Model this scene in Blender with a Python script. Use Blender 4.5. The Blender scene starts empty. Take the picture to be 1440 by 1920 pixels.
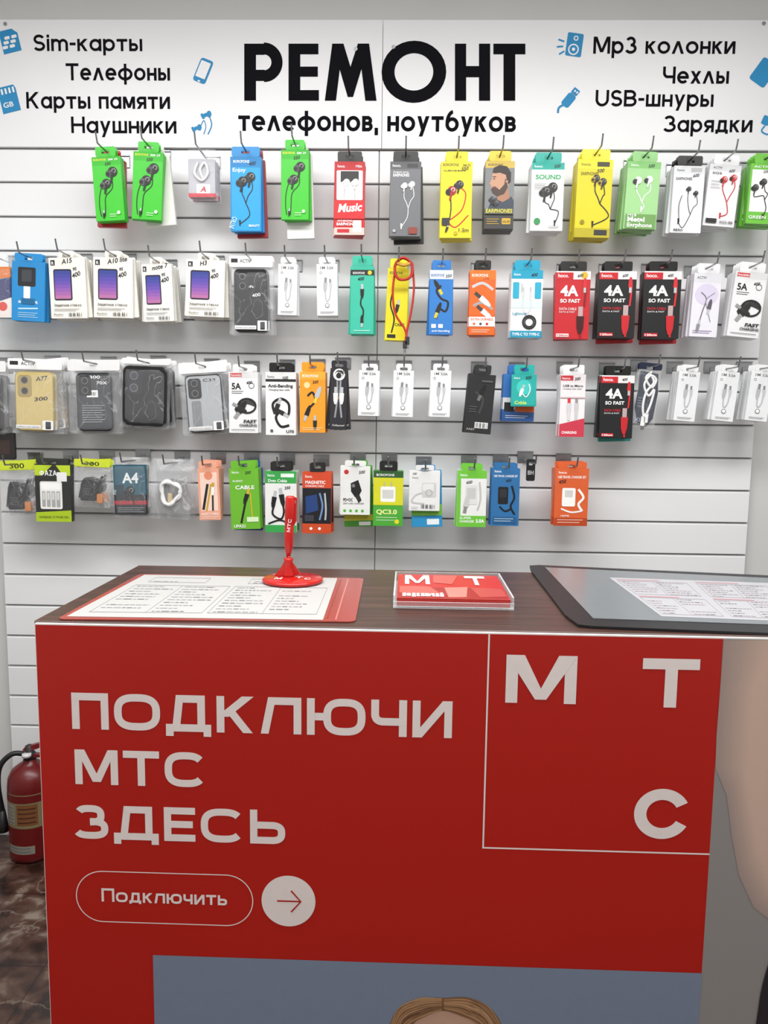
import bpy, math, random
from mathutils import Vector, Matrix
from mathutils.geometry import tessellate_polygon
random.seed(11)
sc = bpy.context.scene
try:
    sc.view_settings.view_transform = 'Standard'
    sc.view_settings.look = 'None'
except Exception: pass

# ------------------------------------------------------------ camera solve
F = 1450.0
CAM = Vector((0.0, -2.42, 1.40))
th, ps, ro = math.radians(6.6), math.radians(1.3), math.radians(0.72)
f0 = Vector((-math.sin(ps), math.cos(ps), 0)); r0 = Vector((math.cos(ps), math.sin(ps), 0)); zz = Vector((0, 0, 1))
FW = f0*math.cos(th) - zz*math.sin(th)
u0_ = zz*math.cos(th) + f0*math.sin(th)
RT = r0*math.cos(ro) + u0_*math.sin(ro)
UP = u0_*math.cos(ro) - r0*math.sin(ro)
cd = bpy.data.cameras.new('camera'); cam = bpy.data.objects.new('camera', cd)
sc.collection.objects.link(cam); sc.camera = cam
cd.sensor_width = 36; cd.lens = F/1920*36; cd.clip_start = 0.02
m = Matrix.Identity(4)
for i, c in enumerate((RT, UP, -FW)):
    for j in range(3): m[j][i] = c[j]
m.translation = CAM
cam.matrix_world = m

def ray(px, py): return FW + RT*((px-720)/F) - UP*((py-960)/F)
def W(px, py, y=0.0):
    d = ray(px, py); return CAM + d*((y-CAM.y)/d.y)

# ------------------------------------------------------------ materials
def lin(h):
    h = h.lstrip('#'); o = []
    for i in (0, 2, 4):
        c = int(h[i:i+2], 16)/255
        o.append(c/12.92 if c <= .04045 else ((c+.055)/1.055)**2.4)
    return tuple(o)+(1,)
MC = {}
def M(col, rough=.45, metal=0., kind='plain', emit=0):
    k = (col, rough, metal, kind)
    if k in MC: return MC[k]
    mt = bpy.data.materials.new(kind+'_'+col.strip('#')); mt.use_nodes = True
    nt = mt.node_tree; N = nt.nodes; L = nt.links
    b = N['Principled BSDF']; out = N['Material Output']
    b.inputs['Base Color'].default_value = lin(col); b.inputs['Roughness'].default_value = rough
    b.inputs['Metallic'].default_value = metal
    if rough >= .9: b.inputs['Specular IOR Level'].default_value = .1
    tc = N.new('ShaderNodeTexCoord')
    if kind in ('plain', 'paint'):
        nz = N.new('ShaderNodeTexNoise'); nz.inputs['Scale'].default_value = 60 if kind == 'plain' else 3
        L.new(tc.outputs['Object'], nz.inputs['Vector'])
        mx = N.new('ShaderNodeMix'); mx.data_type = 'RGBA'
        c = lin(col); mx.inputs[6].default_value = tuple(x*.96 for x in c[:3])+(1,)
        mx.inputs[7].default_value = tuple(min(1, x*1.04) for x in c[:3])+(1,)
        L.new(nz.outputs['Fac'], mx.inputs[0]); L.new(mx.outputs[2], b.inputs['Base Color'])
    elif kind == 'film':
        nz = N.new('ShaderNodeTexNoise'); nz.inputs['Scale'].default_value = 11; nz.inputs['Detail'].default_value = 3
        nz.inputs['Distortion'].default_value = 1.0
        L.new(tc.outputs['Object'], nz.inputs['Vector'])
        s1 = N.new('ShaderNodeMath'); s1.operation = 'SUBTRACT'; s1.inputs[1].default_value = .5; L.new(nz.outputs['Fac'], s1.inputs[0])
        s2 = N.new('ShaderNodeMath'); s2.operation = 'ABSOLUTE'; L.new(s1.outputs[0], s2.inputs[0])
        rp = N.new('ShaderNodeValToRGB'); rp.color_ramp.elements[0].position = .0; rp.color_ramp.elements[0].color = (.26,)*3+(1,)  # wrinkle highlights painted into the opacity as thin whitish streaks
        rp.color_ramp.elements[1].position = .012; rp.color_ramp.elements[1].color = (.085,)*3+(1,)
        L.new(s2.outputs[0], rp.inputs['Fac'])
        L.new(rp.outputs['Color'], b.inputs['Alpha'])
        bp = N.new('ShaderNodeBump'); bp.inputs['Strength'].default_value = .6; bp.inputs['Distance'].default_value = .01
        L.new(nz.outputs['Fac'], bp.inputs['Height']); L.new(bp.outputs['Normal'], b.inputs['Normal'])
    elif kind == 'acrylic':
        fr = N.new('ShaderNodeLayerWeight'); fr.inputs['Blend'].default_value = .35
        mr = N.new('ShaderNodeMapRange'); mr.inputs['To Min'].default_value = .12; mr.inputs['To Max'].default_value = .8
        L.new(fr.outputs['Facing'], mr.inputs['Value']); L.new(mr.outputs['Result'], b.inputs['Alpha'])
    elif kind == 'wood':
        mp = N.new('ShaderNodeMapping'); mp.inputs['Scale'].default_value = (2, 40, 40)
        nz = N.new('ShaderNodeTexNoise'); nz.inputs['Scale'].default_value = 3; nz.inputs['Detail'].default_value = 8
        L.new(tc.outputs['Object'], mp.inputs['Vector']); L.new(mp.outputs['Vector'], nz.inputs['Vector'])
        rp = N.new('ShaderNodeValToRGB'); c = lin(col)
        rp.color_ramp.elements[0].position = .35; rp.color_ramp.elements[0].color = tuple(x*.6 for x in c[:3])+(1,)
        rp.color_ramp.elements[1].position = .7; rp.color_ramp.elements[1].color = tuple(x*1.5 for x in c[:3])+(1,)
        L.new(nz.outputs['Fac'], rp.inputs['Fac']); L.new(rp.outputs['Color'], b.inputs['Base Color'])
    elif kind == 'marble':
        nz = N.new('ShaderNodeTexNoise'); nz.inputs['Scale'].default_value = 14; nz.inputs['Detail'].default_value = 10; nz.inputs['Distortion'].default_value = .4
        L.new(tc.outputs['Object'], nz.inputs['Vector'])
        rp = N.new('ShaderNodeValToRGB'); e = rp.color_ramp.elements
        e[0].position = .38; e[0].color = lin('#2a1c18'); e[1].position = .70; e[1].color = lin('#8e8176')
        n = e.new(.48); n.color = lin('#4a332b'); n = e.new(.58); n.color = lin('#5e4a41')
        L.new(nz.outputs['Fac'], rp.inputs['Fac'])
        nv = N.new('ShaderNodeTexNoise'); nv.inputs['Scale'].default_value = 4; nv.inputs['Detail'].default_value = 8; nv.inputs['Distortion'].default_value = .3
        L.new(tc.outputs['Object'], nv.inputs['Vector'])
        s1 = N.new('ShaderNodeMath'); s1.operation = 'SUBTRACT'; s1.inputs[1].default_value = .5; L.new(nv.outputs['Fac'], s1.inputs[0])
        s2 = N.new('ShaderNodeMath'); s2.operation = 'ABSOLUTE'; L.new(s1.outputs[0], s2.inputs[0])
        rv = N.new('ShaderNodeValToRGB'); rv.color_ramp.elements[0].color = (.5,)*3+(1,); rv.color_ramp.elements[1].position = .008; rv.color_ramp.elements[1].color = (0, 0, 0, 1)
        L.new(s2.outputs[0], rv.inputs['Fac'])
        mv = N.new('ShaderNodeMix'); mv.data_type = 'RGBA'; mv.inputs[7].default_value = lin('#9c9085')
        L.new(rv.outputs['Color'], mv.inputs[0]); L.new(rp.outputs['Color'], mv.inputs[6])
        br = N.new('ShaderNodeTexBrick'); br.offset = 0; br.inputs['Scale'].default_value = 1
        br.inputs['Brick Width'].default_value = .30; br.inputs['Row Height'].default_value = .30
        br.inputs['Mortar Size'].default_value = .002
        br.inputs['Color1'].default_value = (1, 1, 1, 1); br.inputs['Color2'].default_value = (.85, .75, .7, 1); br.inputs['Mortar'].default_value = (.4, .36, .33, 1)
        L.new(tc.outputs['Object'], br.inputs['Vector'])
        mx = N.new('ShaderNodeMix'); mx.data_type = 'RGBA'; mx.blend_type = 'MULTIPLY'; mx.inputs[0].default_value = 1
        L.new(mv.outputs[2], mx.inputs[6]); L.new(br.outputs['Color'], mx.inputs[7])
        L.new(mx.outputs[2], b.inputs['Base Color'])
    elif kind == 'brushed':
        nz = N.new('ShaderNodeTexNoise'); nz.inputs['Scale'].default_value = 90
        mr = N.new('ShaderNodeMapRange'); mr.inputs['To Min'].default_value = rough*.7; mr.inputs['To Max'].default_value = rough*1.3
        L.new(tc.outputs['Object'], nz.inputs['Vector']); L.new(nz.outputs['Fac'], mr.inputs['Value']); L.new(mr.outputs['Result'], b.inputs['Roughness'])
    MC[k] = mt; return mt
FILM = M('#f0f2f5', .12, 0, 'film'); ACR = M('#eef2f4', .06, 0, 'acrylic')
STEEL = M('#a2a4a7', .3, 1., 'brushed')

# ------------------------------------------------------------ latin text (built-in font outlines)
GC = {}
def area2(p): return sum(p[i][0]*p[(i+1) % len(p)][1]-p[(i+1) % len(p)][0]*p[i][1] for i in range(len(p)))
def inside(q, p):
    r = False; n = len(p)
    for i in range(n):
        a, b = p[i], p[(i+1) % n]
        if (a[1] > q[1]) != (b[1] > q[1]) and q[0] < (b[0]-a[0])*(q[1]-a[1])/(b[1]-a[1])+a[0]: r = not r
    return r
def glyphs(s, bold):
    k = (s, bold)
    if k in GC: return GC[k]
    cu = bpy.data.curves.new('t', 'FONT'); cu.body = s; cu.size = 1; cu.resolution_u = 4; cu.fill_mode = 'NONE'
    ob = bpy.data.objects.new('t', cu)
    me = bpy.data.meshes.new_from_object(ob)
    co = [(v.co.x, v.co.y) for v in me.vertices]; adj = {}
    for e in me.edges:
        a, b = e.vertices; adj.setdefault(a, []).append(b); adj.setdefault(b, []).append(a)
    bpy.data.objects.remove(ob); bpy.data.curves.remove(cu); bpy.data.meshes.remove(me)
    loops = []; seen = set()
    for v0 in sorted(adj):
        if v0 in seen: continue
        lp = [v0]; seen.add(v0)
        nx = max(adj[v0]) if len(adj[v0]) > 1 and abs(max(adj[v0])-v0) == 1 else min(adj[v0])
        while nx is not None and nx not in seen:
            lp.append(nx); seen.add(nx); cand = [q for q in adj[nx] if q not in seen]; nx = cand[0] if cand else None
        P = []
        for i in lp:
            q = co[i]
            if not P or math.hypot(q[0]-P[-1][0], q[1]-P[-1][1]) > 4e-4: P.append(q)
        if len(P) > 2 and math.hypot(P[0][0]-P[-1][0], P[0][1]-P[-1][1]) < 4e-4: P.pop()
        if len(P) > 2 and abs(area2(P)) > 1e-5: loops.append(P)
    vs, fs = [], []
    if loops:
        sg = 1 if area2(max(loops, key=lambda p: abs(area2(p)))) > 0 else -1
        out, hol = [], []
        for P in loops:
            isout = (area2(P)*sg > 0)
            if sg < 0: P = P[::-1]
            n = len(P); Q = []
            for i in range(n):
                a, b, c = P[i-1], P[i], P[(i+1) % n]
                d1 = (b[0]-a[0], b[1]-a[1]); d2 = (c[0]-b[0], c[1]-b[1]); l1 = math.hypot(*d1); l2 = math.hypot(*d2)
                n1 = (d1[1]/l1, -d1[0]/l1); n2 = (d2[1]/l2, -d2[0]/l2); mx, my = n1[0]+n2[0], n1[1]+n2[1]; L2 = mx*mx+my*my
                f = 1.4/math.sqrt(max(L2, 1e-6)) if L2 < .5 else 2/L2
                Q.append((b[0]+mx*f*bold, b[1]+my*f*bold))
            (out if isout else hol).append((P, Q))
        for li, (P, Q) in enumerate(out):
            hs = [q for (p, q) in hol if inside(p[0], P) and inside(p[len(p)//2], P)]
            polys = [Q]+hs; flat_ = [v for pl in polys for v in pl]
            tri = tessellate_polygon([[Vector((v[0], v[1], 0)) for v in pl] for pl in polys])
            o = len(vs); vs += [(v[0], v[1], li % 4) for v in flat_]; fs += [tuple(o+i for i in t) for t in tri]
    if not vs: vs = [(0, 0, 0), (1, 1, 0)]
    GC[k] = (vs, fs, min(v[0] for v in vs), max(v[0] for v in vs), min(v[1] for v in vs), max(v[1] for v in vs))
    return GC[k]

# ------------------------------------------------------------ own stroke alphabet for the Cyrillic lettering
_B = ['l 0 0 0 1', 'l 0 1 .5 1', 'l 0 .52 .55 .52', 'l 0 0 .55 0', 'a .5 .76 .42 .24 -90 90', 'a .55 .26 .45 .26 -90 90']
_Z3 = ['a .45 .75 .42 .25 -90 155', 'a .47 .26 .53 .26 -155 90']
_O = ['a .5 .5 .5 .5 0 360']
SF = {
 'П': (.80, ['l 0 0 0 1', 'l 1 0 1 1', 'l 0 1 1 1']), 'О': (1.0, _O), 'O': (1.0, _O),
 'Д': (.98, ['l 0 0 1 0', 'l 0 -.16 0 0', 'l 1 -.16 1 0', 'd .16 0 .28 1', 'l .84 0 .84 1', 'l .28 1 .84 1']),
 'К': (.80, ['l 0 0 0 1', 'd .08 .42 .93 1', 'd .93 0 .34 .62']),
 'Л': (.90, ['l 1 0 1 1', 'l .3 1 1 1', 'd .04 0 .26 1']), 'Ю': (1.25, ['l 0 0 0 1', 'l 0 .5 .32 .5', 'a .66 .5 .34 .5 0 360']),
 'Ч': (.76, ['l 1 0 1 1', 'l 0 .7 0 1', 'a .35 .68 .35 .30 180 270', 'l .35 .38 1 .38']),
 'И': (.84, ['l 0 0 0 1', 'l 1 0 1 1', 'd 0.02 0 .98 1']), 'Й': (.84, ['l 0 0 0 1', 'l 1 0 1 1', 'd 0.02 0 .98 1', 'l .35 1.35 .65 1.35']),
 'М': (.98, ['l 0 0 0 1', 'l 1 0 1 1', 'd .5 .10 .06 1', 'd .5 .10 .94 1']), 'Т': (.82, ['l 0 1 1 1', 'l .5 0 .5 1']),
 'С': (.95, ['a .5 .5 .5 .5 38 322']), 'З': (.74, _Z3), '3': (.66, _Z3), 'Е': (.68, ['l 0 0 0 1', 'l 0 1 1 1', 'l 0 .5 .9 .5', 'l 0 0 1 0']),
 'Ь': (.76, ['l 0 0 0 1', 'l 0 .56 .6 .56', 'l 0 0 .6 0', 'a .6 .28 .4 .28 -90 90']), 'Н': (.80, ['l 0 0 0 1', 'l 1 0 1 1', 'l 0 .5 1 .5']),
 'S': (.68, ['a .5 .75 .46 .25 25 270', 'a .5 .25 .5 .25 -155 90']), 'U': (.78, ['l 0 .4 0 1', 'l 1 .4 1 1', 'a .5 .42 .5 .42 180 360']), 'B': (.74, _B), 'В': (.74, _B),
 'А': (.95, ['d 0 0 .5 1', 'd 1 0 .5 1', 'l .22 .28 .78 .28']), 'Р': (.72, ['l 0 0 0 1', 'l 0 1 .55 1', 'l 0 .42 .55 .42', 'a .55 .71 .45 .29 -90 90']),
 'Я': (.78, ['l 1 0 1 1', 'l .4 1 1 1', 'l .4 .44 1 .44', 'a .4 .72 .4 .28 90 270', 'd .05 0 .55 .44']), 'У': (.86, ['d .45 .3 .04 1', 'd .2 0 .96 1']),
 'Ф': (1.1, ['a .5 .5 .5 .34 0 360', 'l .5 0 .5 1']), 'Z': (.72, ['l 0 1 1 1', 'l 0 0 1 0', 'd .05 0 .95 1']), 'Ш': (1.12, ['l 0 0 0 1', 'l .5 0 .5 1', 'l 1 0 1 1', 'l 0 0 1 0']),
 'Щ': (1.15, ['l 0 0 0 1', 'l .48 0 .48 1', 'l .96 0 .96 1', 'l 0 0 1 0', 'l 1 -.18 1 0']), 'Х': (.84, ['d .04 0 .96 1', 'd .96 0 .04 1']), 'M': (.98, ['l 0 0 0 1', 'l 1 0 1 1', 'd .5 .10 .06 1', 'd .5 .10 .94 1']),
 'Б': (.74, ['l 0 0 0 1', 'l 0 1 .9 1', 'l 0 .56 .6 .56', 'l 0 0 .6 0', 'a .6 .28 .4 .28 -90 90']), '-': (.34, ['l 0 .42 1 .42']), ',': (.16, ['l .6 0 .3 -.22']),
 'Ы': (1.0, ['l 0 0 0 1', 'l 1 0 1 1', 'l 0 .56 .36 .56', 'l 0 0 .36 0', 'a .36 .28 .24 .28 -90 90']),
}
XH = .74
LW = {'а': (.88, ['a .5 .5 .5 .5 0 360', 'l 1 0 1 1']), 'р': (.88, ['a .5 .5 .5 .5 0 360', 'l 0 -.45 0 1']), 'p': (.88, ['a .5 .5 .5 .5 0 360', 'l 0 -.45 0 1']),
      'е': (.9, ['a .5 .5 .5 .5 0 318', 'l .03 .5 1 .5']), 'ф': (1.2, ['a .5 .5 .5 .5 0 360', 'l .5 -.42 .5 1.42']), 'у': (.82, ['d .48 .08 .03 1', 'd .22 -.42 .97 1']),
      'б': (.88, ['a .5 .46 .5 .46 0 360', 'a .62 .55 .62 .98 95 180']), 'л': (.92, ['d .02 0 .5 1', 'd .98 0 .5 1']), 'i': (.2, ['l .5 0 .5 1', 'l .5 1.42 .5 1.44']),
      'm': (1.25, ['l 0 0 0 1', 'l .5 0 .5 .6', 'l 1 0 1 .6', 'a .25 .6 .25 .4 0 180', 'a .75 .6 .25 .4 0 180']), 'о': (.94, _O)}
def sglyph(ch, wide=False):
    if ch in LW and not (wide and ch == 'л'): return LW[ch][0]*XH*1.05, XH, LW[ch][1]
    if ch in SF: return SF[ch][0], 1., SF[ch][1]
    u = ch.upper()
    if u in SF: return SF[u][0]*XH*1.02, XH, SF[u][1]
    return None
def iscyr(t): return any('\u0400' <= c <= '\u04ff' for c in t)
def swrite(mb, t, x0, x1, zb, cap, y, mat, w=.16, sq=2., top=False, gap=.11, rot=0, lay=.00004):
    cur = 0; it = []
    for ch in t:
        g = sglyph(ch, sq > 2.5)
        if g is None: cur += .42; continue
        it.append((cur,)+g); cur += g[0]+gap
    total = cur-gap; kx = (x1-x0)/total if x1 is not None else cap; ws = w*cap; k = 0
    ca, sa = math.cos(math.radians(rot)), math.sin(math.radians(rot))
    def put(P, quads):
        nonlocal k
        k = (k+1) % 9; o = []
        for (X, Z) in P:
            X -= x0; Z -= zb; X, Z = X*ca-Z*sa+x0, X*sa+Z*ca+zb
            o.append((X, y-k*lay, Z) if not top else (X, Z, y+k*lay))
        mb.add(o, quads, mat)
    for c, W_, H_, st in it:
        X0 = x0+c*kx; Ww = max(W_*kx, ws); Hh = H_*cap
        fx = lambda u: X0+ws/2+u*(Ww-ws)
        fz = lambda v: zb+ws/2+v*(Hh-ws)
        for s_ in st:
            q = s_.split(); n = [float(v) for v in q[1:]]
            if q[0] == 'l':
                a = (fx(n[0]), fz(n[1])); b = (fx(n[2]), fz(n[3])); dx, dz = b[0]-a[0], b[1]-a[1]; L = math.hypot(dx, dz) or 1e-9
                ux, uz = (dx/L, dz/L) if L > 1e-8 else (0, 1); h = ws/2
                put([(a[0]-ux*h-uz*h, a[1]-uz*h+ux*h), (a[0]-ux*h+uz*h, a[1]-uz*h-ux*h), (b[0]+ux*h+uz*h, b[1]+uz*h-ux*h), (b[0]+ux*h-uz*h, b[1]+uz*h+ux*h)], [(0, 1, 2, 3)])
            elif q[0] == 'd':
                a = (fx(n[0]), fz(n[1])-(ws/2 if n[1] <= .1 else 0)); b = (fx(n[2]), fz(n[3])+(ws/2 if n[3] == 1 else 0))
                dz = b[1]-a[1]; hw = ws*math.hypot(b[0]-a[0], dz)/abs(dz)/2
                hw = min(hw, ws*.85)
                put([(a[0]-hw, a[1]), (a[0]+hw, a[1]), (b[0]+hw, b[1]), (b[0]-hw, b[1])], [(0, 1, 2, 3)])
            else:
                cx, cy, rx, ry, a0, a1 = n; N_ = 40; C = []
                for i in range(N_+1):
                    an = math.radians(a0+(a1-a0)*i/N_); co, si = math.cos(an), math.sin(an)
                    C.append((fx(cx+rx*math.copysign(abs(co)**(2/sq), co)), fz(cy+ry*math.copysign(abs(si)**(2/sq), si))))
                closed = abs(a1-a0) >= 359.9; P = []
                for i in range(N_+1):
                    if closed: p0, p1 = C[(i-1) % N_], C[(i+1) % N_]
                    else: p0, p1 = C[max(0, i-1)], C[min(N_, i+1)]
                    dx, dz = p1[0]-p0[0], p1[1]-p0[1]; L = math.hypot(dx, dz) or 1e-9; nx, nz = -dz/L*ws/2, dx/L*ws/2
                    P += [(C[i][0]+nx, C[i][1]+nz), (C[i][0]-nx, C[i][1]-nz)]
                put(P, [(2*i, 2*i+2, 2*i+3, 2*i+1) for i in range(N_)])

def rrect(x0, x1, z0, z1, r, n=4):
    r = max(1e-5, min(r, (x1-x0)/2-1e-5, (z1-z0)/2-1e-5)); P = []
    for cx, cz, a0 in ((x1-r, z1-r, 0), (x0+r, z1-r, 90), (x0+r, z0+r, 180), (x1-r, z0+r, 270)):
        for i in range(n+1):
            a = math.radians(a0+90*i/n); P.append((cx+r*math.cos(a), cz+r*math.sin(a)))
    return P
def smooth(pts, k=6):
    if len(pts) < 3: return list(pts)
    P = [pts[0]]+list(pts)+[pts[-1]]; o = []
    for i in range(1, len(P)-2):
        for j in range(k):
            t = j/k; o.append(tuple(.5*((2*P[i][c])+(-P[i-1][c]+P[i+1][c])*t+(2*P[i-1][c]-5*P[i][c]+4*P[i+1][c]-P[i+2][c])*t*t+(-P[i-1][c]+3*P[i][c]-3*P[i+1][c]+P[i+2][c])*t**3) for c in range(len(P[0]))))
    o.append(tuple(pts[-1])); return o

class MB:
    def __init__(s): s.v = []; s.f = []; s.mi = []; s.sm = []; s.mats = []
    def add(s, vs, fs, mat, sm=False):
        if mat not in s.mats: s.mats.append(mat)
        k = s.mats.index(mat); o = len(s.v); s.v += [tuple(v) for v in vs]
        for f in fs: s.f.append(tuple(i+o for i in f)); s.mi.append(k); s.sm.append(sm)
    def slab(s, out, yb, yf, mat, c=0, front=None):
        xs = [p[0] for p in out]; zs = [p[1] for p in out]
        cx, cz = (min(xs)+max(xs))/2, (min(zs)+max(zs))/2; w, h = max(xs)-min(xs), max(zs)-min(zs)
        def ring(y, c): return [(cx+(p[0]-cx)*(1-2*c/w), y, cz+(p[1]-cz)*(1-2*c/h)) for p in out]
        R = [ring(yb, c), ring(yb-c, 0), ring(yf+c, 0), ring(yf, c)] if c else [ring(yb, 0), ring(yf, 0)]
        n = len(out); vs = [p for r in R for p in r]; fs = [tuple(range(n))]
        for k in range(len(R)-1):
            for i in range(n): j = (i+1) % n; fs.append((k*n+i, (k+1)*n+i, (k+1)*n+j, k*n+j))
        s.add(vs, fs, mat)
        s.add(R[-1], [tuple(reversed(range(n)))], front or mat)
    def box(s, x0, x1, y0, y1, z0, z1, mat, c=0):
        s.slab([(x1, z1), (x0, z1), (x0, z0), (x1, z0)], y1, y0, mat, c)
    def poly(s, pts, y, mat):
        s.add([(p[0], y, p[1]) for p in pts], [tuple(range(len(pts)))], mat)
    def disc(s, x, z, rx, rz, y, mat, n=20):
        s.poly([(x+rx*math.cos(i*2*math.pi/n), z+rz*math.sin(i*2*math.pi/n)) for i in range(n)], y, mat)
    def ribbon(s, pts, w, y, mat, sm=True):
        if sm: pts = smooth(pts)
        L, R = [], []
        for i, p in enumerate(pts):
            a = pts[max(0, i-1)]; b = pts[min(len(pts)-1, i+1)]; dx, dz = b[0]-a[0], b[1]-a[1]; l = math.hypot(dx, dz) or 1e-6
            nx, nz = -dz/l*w/2, dx/l*w/2; L.append((p[0]+nx, y, p[1]+nz)); R.append((p[0]-nx, y, p[1]-nz))
        n = len(pts); s.add(L+R, [(i, i+1, n+i+1, n+i) for i in range(n-1)], mat)
    def arc(s, x, z, r1, r0, a0, a1, y, mat, n=32, sx=1):
        vs = []
        for i in range(n+1):
            a = math.radians(a0+(a1-a0)*i/n)
            vs += [(x+sx*r1*math.cos(a), y, z+r1*math.sin(a)), (x+sx*r0*math.cos(a), y, z+r0*math.sin(a))]
        s.add(vs, [(2*i, 2*i+2, 2*i+3, 2*i+1) for i in range(n)], mat)
    def tube(s, pts, r, mat, n=8, sm=True):
        pts = [Vector(p) for p in (smooth(pts) if sm else pts)]; vs = []; up = None
        for i, p in enumerate(pts):
            t = (pts[min(len(pts)-1, i+1)]-pts[max(0, i-1)]).normalized()
            if up is None: up = Vector((1, 0, 0)) if abs(t.x) < .8 else Vector((0, 0, 1))
            a = (up-t*up.dot(t)).normalized(); up = a; b = t.cross(a)
            for k in range(n):
                q = 2*math.pi*k/n; vs.append(p+(a*math.cos(q)+b*math.sin(q))*r)
        N = len(pts); fs = [(i*n+k, i*n+(k+1) % n, (i+1)*n+(k+1) % n, (i+1)*n+k) for i in range(N-1) for k in range(n)]
        fs += [tuple(range(n)), tuple(reversed(range((N-1)*n, N*n)))]
        s.add(vs, fs, mat, True)
    def lathe(s, prof, mat, n=36, o=(0, 0, 0), sx=1, sy=1):
        vs = []
        for r, z in prof:
            for k in range(n):
                a = 2*math.pi*k/n; vs.append((o[0]+sx*r*math.cos(a), o[1]+sy*r*math.sin(a), o[2]+z))
        N = len(prof); fs = [(i*n+k, i*n+(k+1) % n, (i+1)*n+(k+1) % n, (i+1)*n+k) for i in range(N-1) for k in range(n)]
        fs += [tuple(reversed(range(n))), tuple(range((N-1)*n, N*n))]
        s.add(vs, fs, mat, True)
    def text(s, t, x0, x1, zb, cap, y, mat, bold=0., ref='H', shear=0., rot=0., top=False, w=None):
        if iscyr(t):
            swrite(s, t, x0, x1, zb, cap, y, mat, w or .15, 2.2, top, .14, rot, .00002); return
        vs, fs, a, b, lo, hi = glyphs(t, bold)
        r = glyphs(ref, bold); sc_ = cap/(r[5]-max(r[4], 0) if r[5] else 1)
        sx = sc_ if x1 is None else (x1-x0)/(b-a)
        ca, sa = math.cos(math.radians(rot)), math.sin(math.radians(rot)); o = []
        for v in vs:
            X = (v[0]-a)*sx+shear*v[1]*sc_; Z = v[1]*sc_
            X, Z = X*ca-Z*sa, X*sa+Z*ca
            o.append((x0+X, y-v[2]*.00003, zb+Z) if not top else (x0+X, zb+Z, y+v[2]*.00003))
        s.add(o, fs, mat)
    def mesh(s, name):
        me = bpy.data.meshes.new(name); me.from_pydata(s.v, [], s.f)
        for mt in s.mats: me.materials.append(mt)
        me.polygons.foreach_set('material_index', s.mi); me.polygons.foreach_set('use_smooth', s.sm)
        me.update(); return me

def obj(name, mb, loc=(0, 0, 0), rot=(0, 0, 0), parent=None, label=None, cat=None, group=None, kind=None):
    o = bpy.data.objects.new(name, mb.mesh(name) if isinstance(mb, MB) else mb)
    sc.collection.objects.link(o); o.location = loc; o.rotation_euler = rot
    if parent: o.parent = parent
    if label: o['label'] = label
    if cat: o['category'] = cat
    if group: o['group'] = group
    if kind: o['kind'] = kind
    return o
def dup(o, loc, rot):
    c = o.copy(); sc.collection.objects.link(c); c.location = loc; c.rotation_euler = rot
    for ch in o.children:
        k = ch.copy(); sc.collection.objects.link(k); k.parent = c; k.matrix_parent_inverse = ch.matrix_parent_inverse.copy()
        for g in ch.children:
            q = g.copy(); sc.collection.objects.link(q); q.parent = k
    return c

# ------------------------------------------------------------ room
WALLP = M('#cbcbca', .8, 0, 'paint'); 
def room(name, x0, x1, y0, y1, z0, z1, mat):
    b = MB(); b.box(x0, x1, y0, y1, z0, z1, mat); return obj(name, b, kind='structure')
room('wall_back', -1.75, 1.9, .02, .12, 0, 2.8, WALLP)
room('wall_left', -1.85, -1.75, -4.7, .12, 0, 2.8, WALLP)
room('wall_right', 1.9, 2.0, -4.7, .12, 0, 2.8, WALLP)
room('wall_front', -1.75, 1.9, -4.7, -4.6, 0, 2.8, WALLP)
b = MB(); b.box(-1.85, 2.0, -4.7, .12, -.1, 0, M('#6a5248', .2, 0, 'marble')); obj('floor', b, kind='structure')
b = MB(); b.box(-1.85, 2.0, -4.7, .12, 2.8, 2.9, M('#d0d0ce', .8, 0, 'paint')); obj('ceiling', b, kind='structure')

# slatwall
zt = W(600, 281).z; zb_ = W(600, 1089).z; PT = (zt-zb_)/13
SLAT = M('#e6e7e8', .3, 0, 'paint'); GRV = M('#98999b', .5, .0); GRL = M('#cacbcc', .4)
xl, xs, xr = W(8, 1100).x, W(707, 660).x, W(1428, 600).x
def slatwall(x0, x1):
    b = MB(); b.box(x0, x1, .012, .0195, .0, zt-.001, GRV)
    z = zt-.001
    while z > .03:
        zl = max(z-PT+.0070, .004)
        b.box(x0, x1, 0.0, .0125, zl, z, SLAT, .0018)
        b.box(x0, x1, .0055, .0121, zl-.0068, zl-.0040, GRL)
        z -= PT
    return b
obj('slatwall_panel', slatwall(xl, xs-.0010), label='white laminate slatwall panel with horizontal grooves', cat='wall panel', group='slatwall panels')
obj('slatwall_panel', slatwall(xs+.0010, xr), label='white laminate slatwall panel with horizontal grooves', cat='wall panel', group='slatwall panels')

# ------------------------------------------------------------ sign boards
YS = -.012
SW = M('#e4e4e6', .35, 0, 'paint'); BK = M('#111116', .9); BL = M('#1583b8', .6); WH = M('#e8e8ea', .5)
def S(px, py): p = W(px, py, YS); return (p.x, p.z)
sgx = W(717, 150, YS).x; sz0 = zt+.001; sz1 = W(717, 37, YS).z
sb = [MB(), MB()]
sb[0].box(W(-60, 150, YS).x, sgx-.0006, YS, .019, sz0, sz1, SW, .0006)
sb[1].box(sgx+.0006, W(1500, 150, YS).x, YS, .019, sz0, sz1, SW, .0006)
def st(k, t, px0, px1, pb, cap, w=.165):
    a = S(px0, pb); c = S(px1, pb); h = S(px0, pb-cap)[1]-a[1]
    swrite(sb[k], t, a[0], c[0], (a[1]+c[1])/2, h, YS-.0005, BK, w, 2.0, False, .10)
st(0, 'Sim-карты', 63, 267, 96, 31); st(0, 'Телефоны', 124, 319, 151, 32)
st(0, 'Карты памяти', 50, 319, 204, 31); st(0, 'Наушники', 134, 331, 250, 31)
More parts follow.
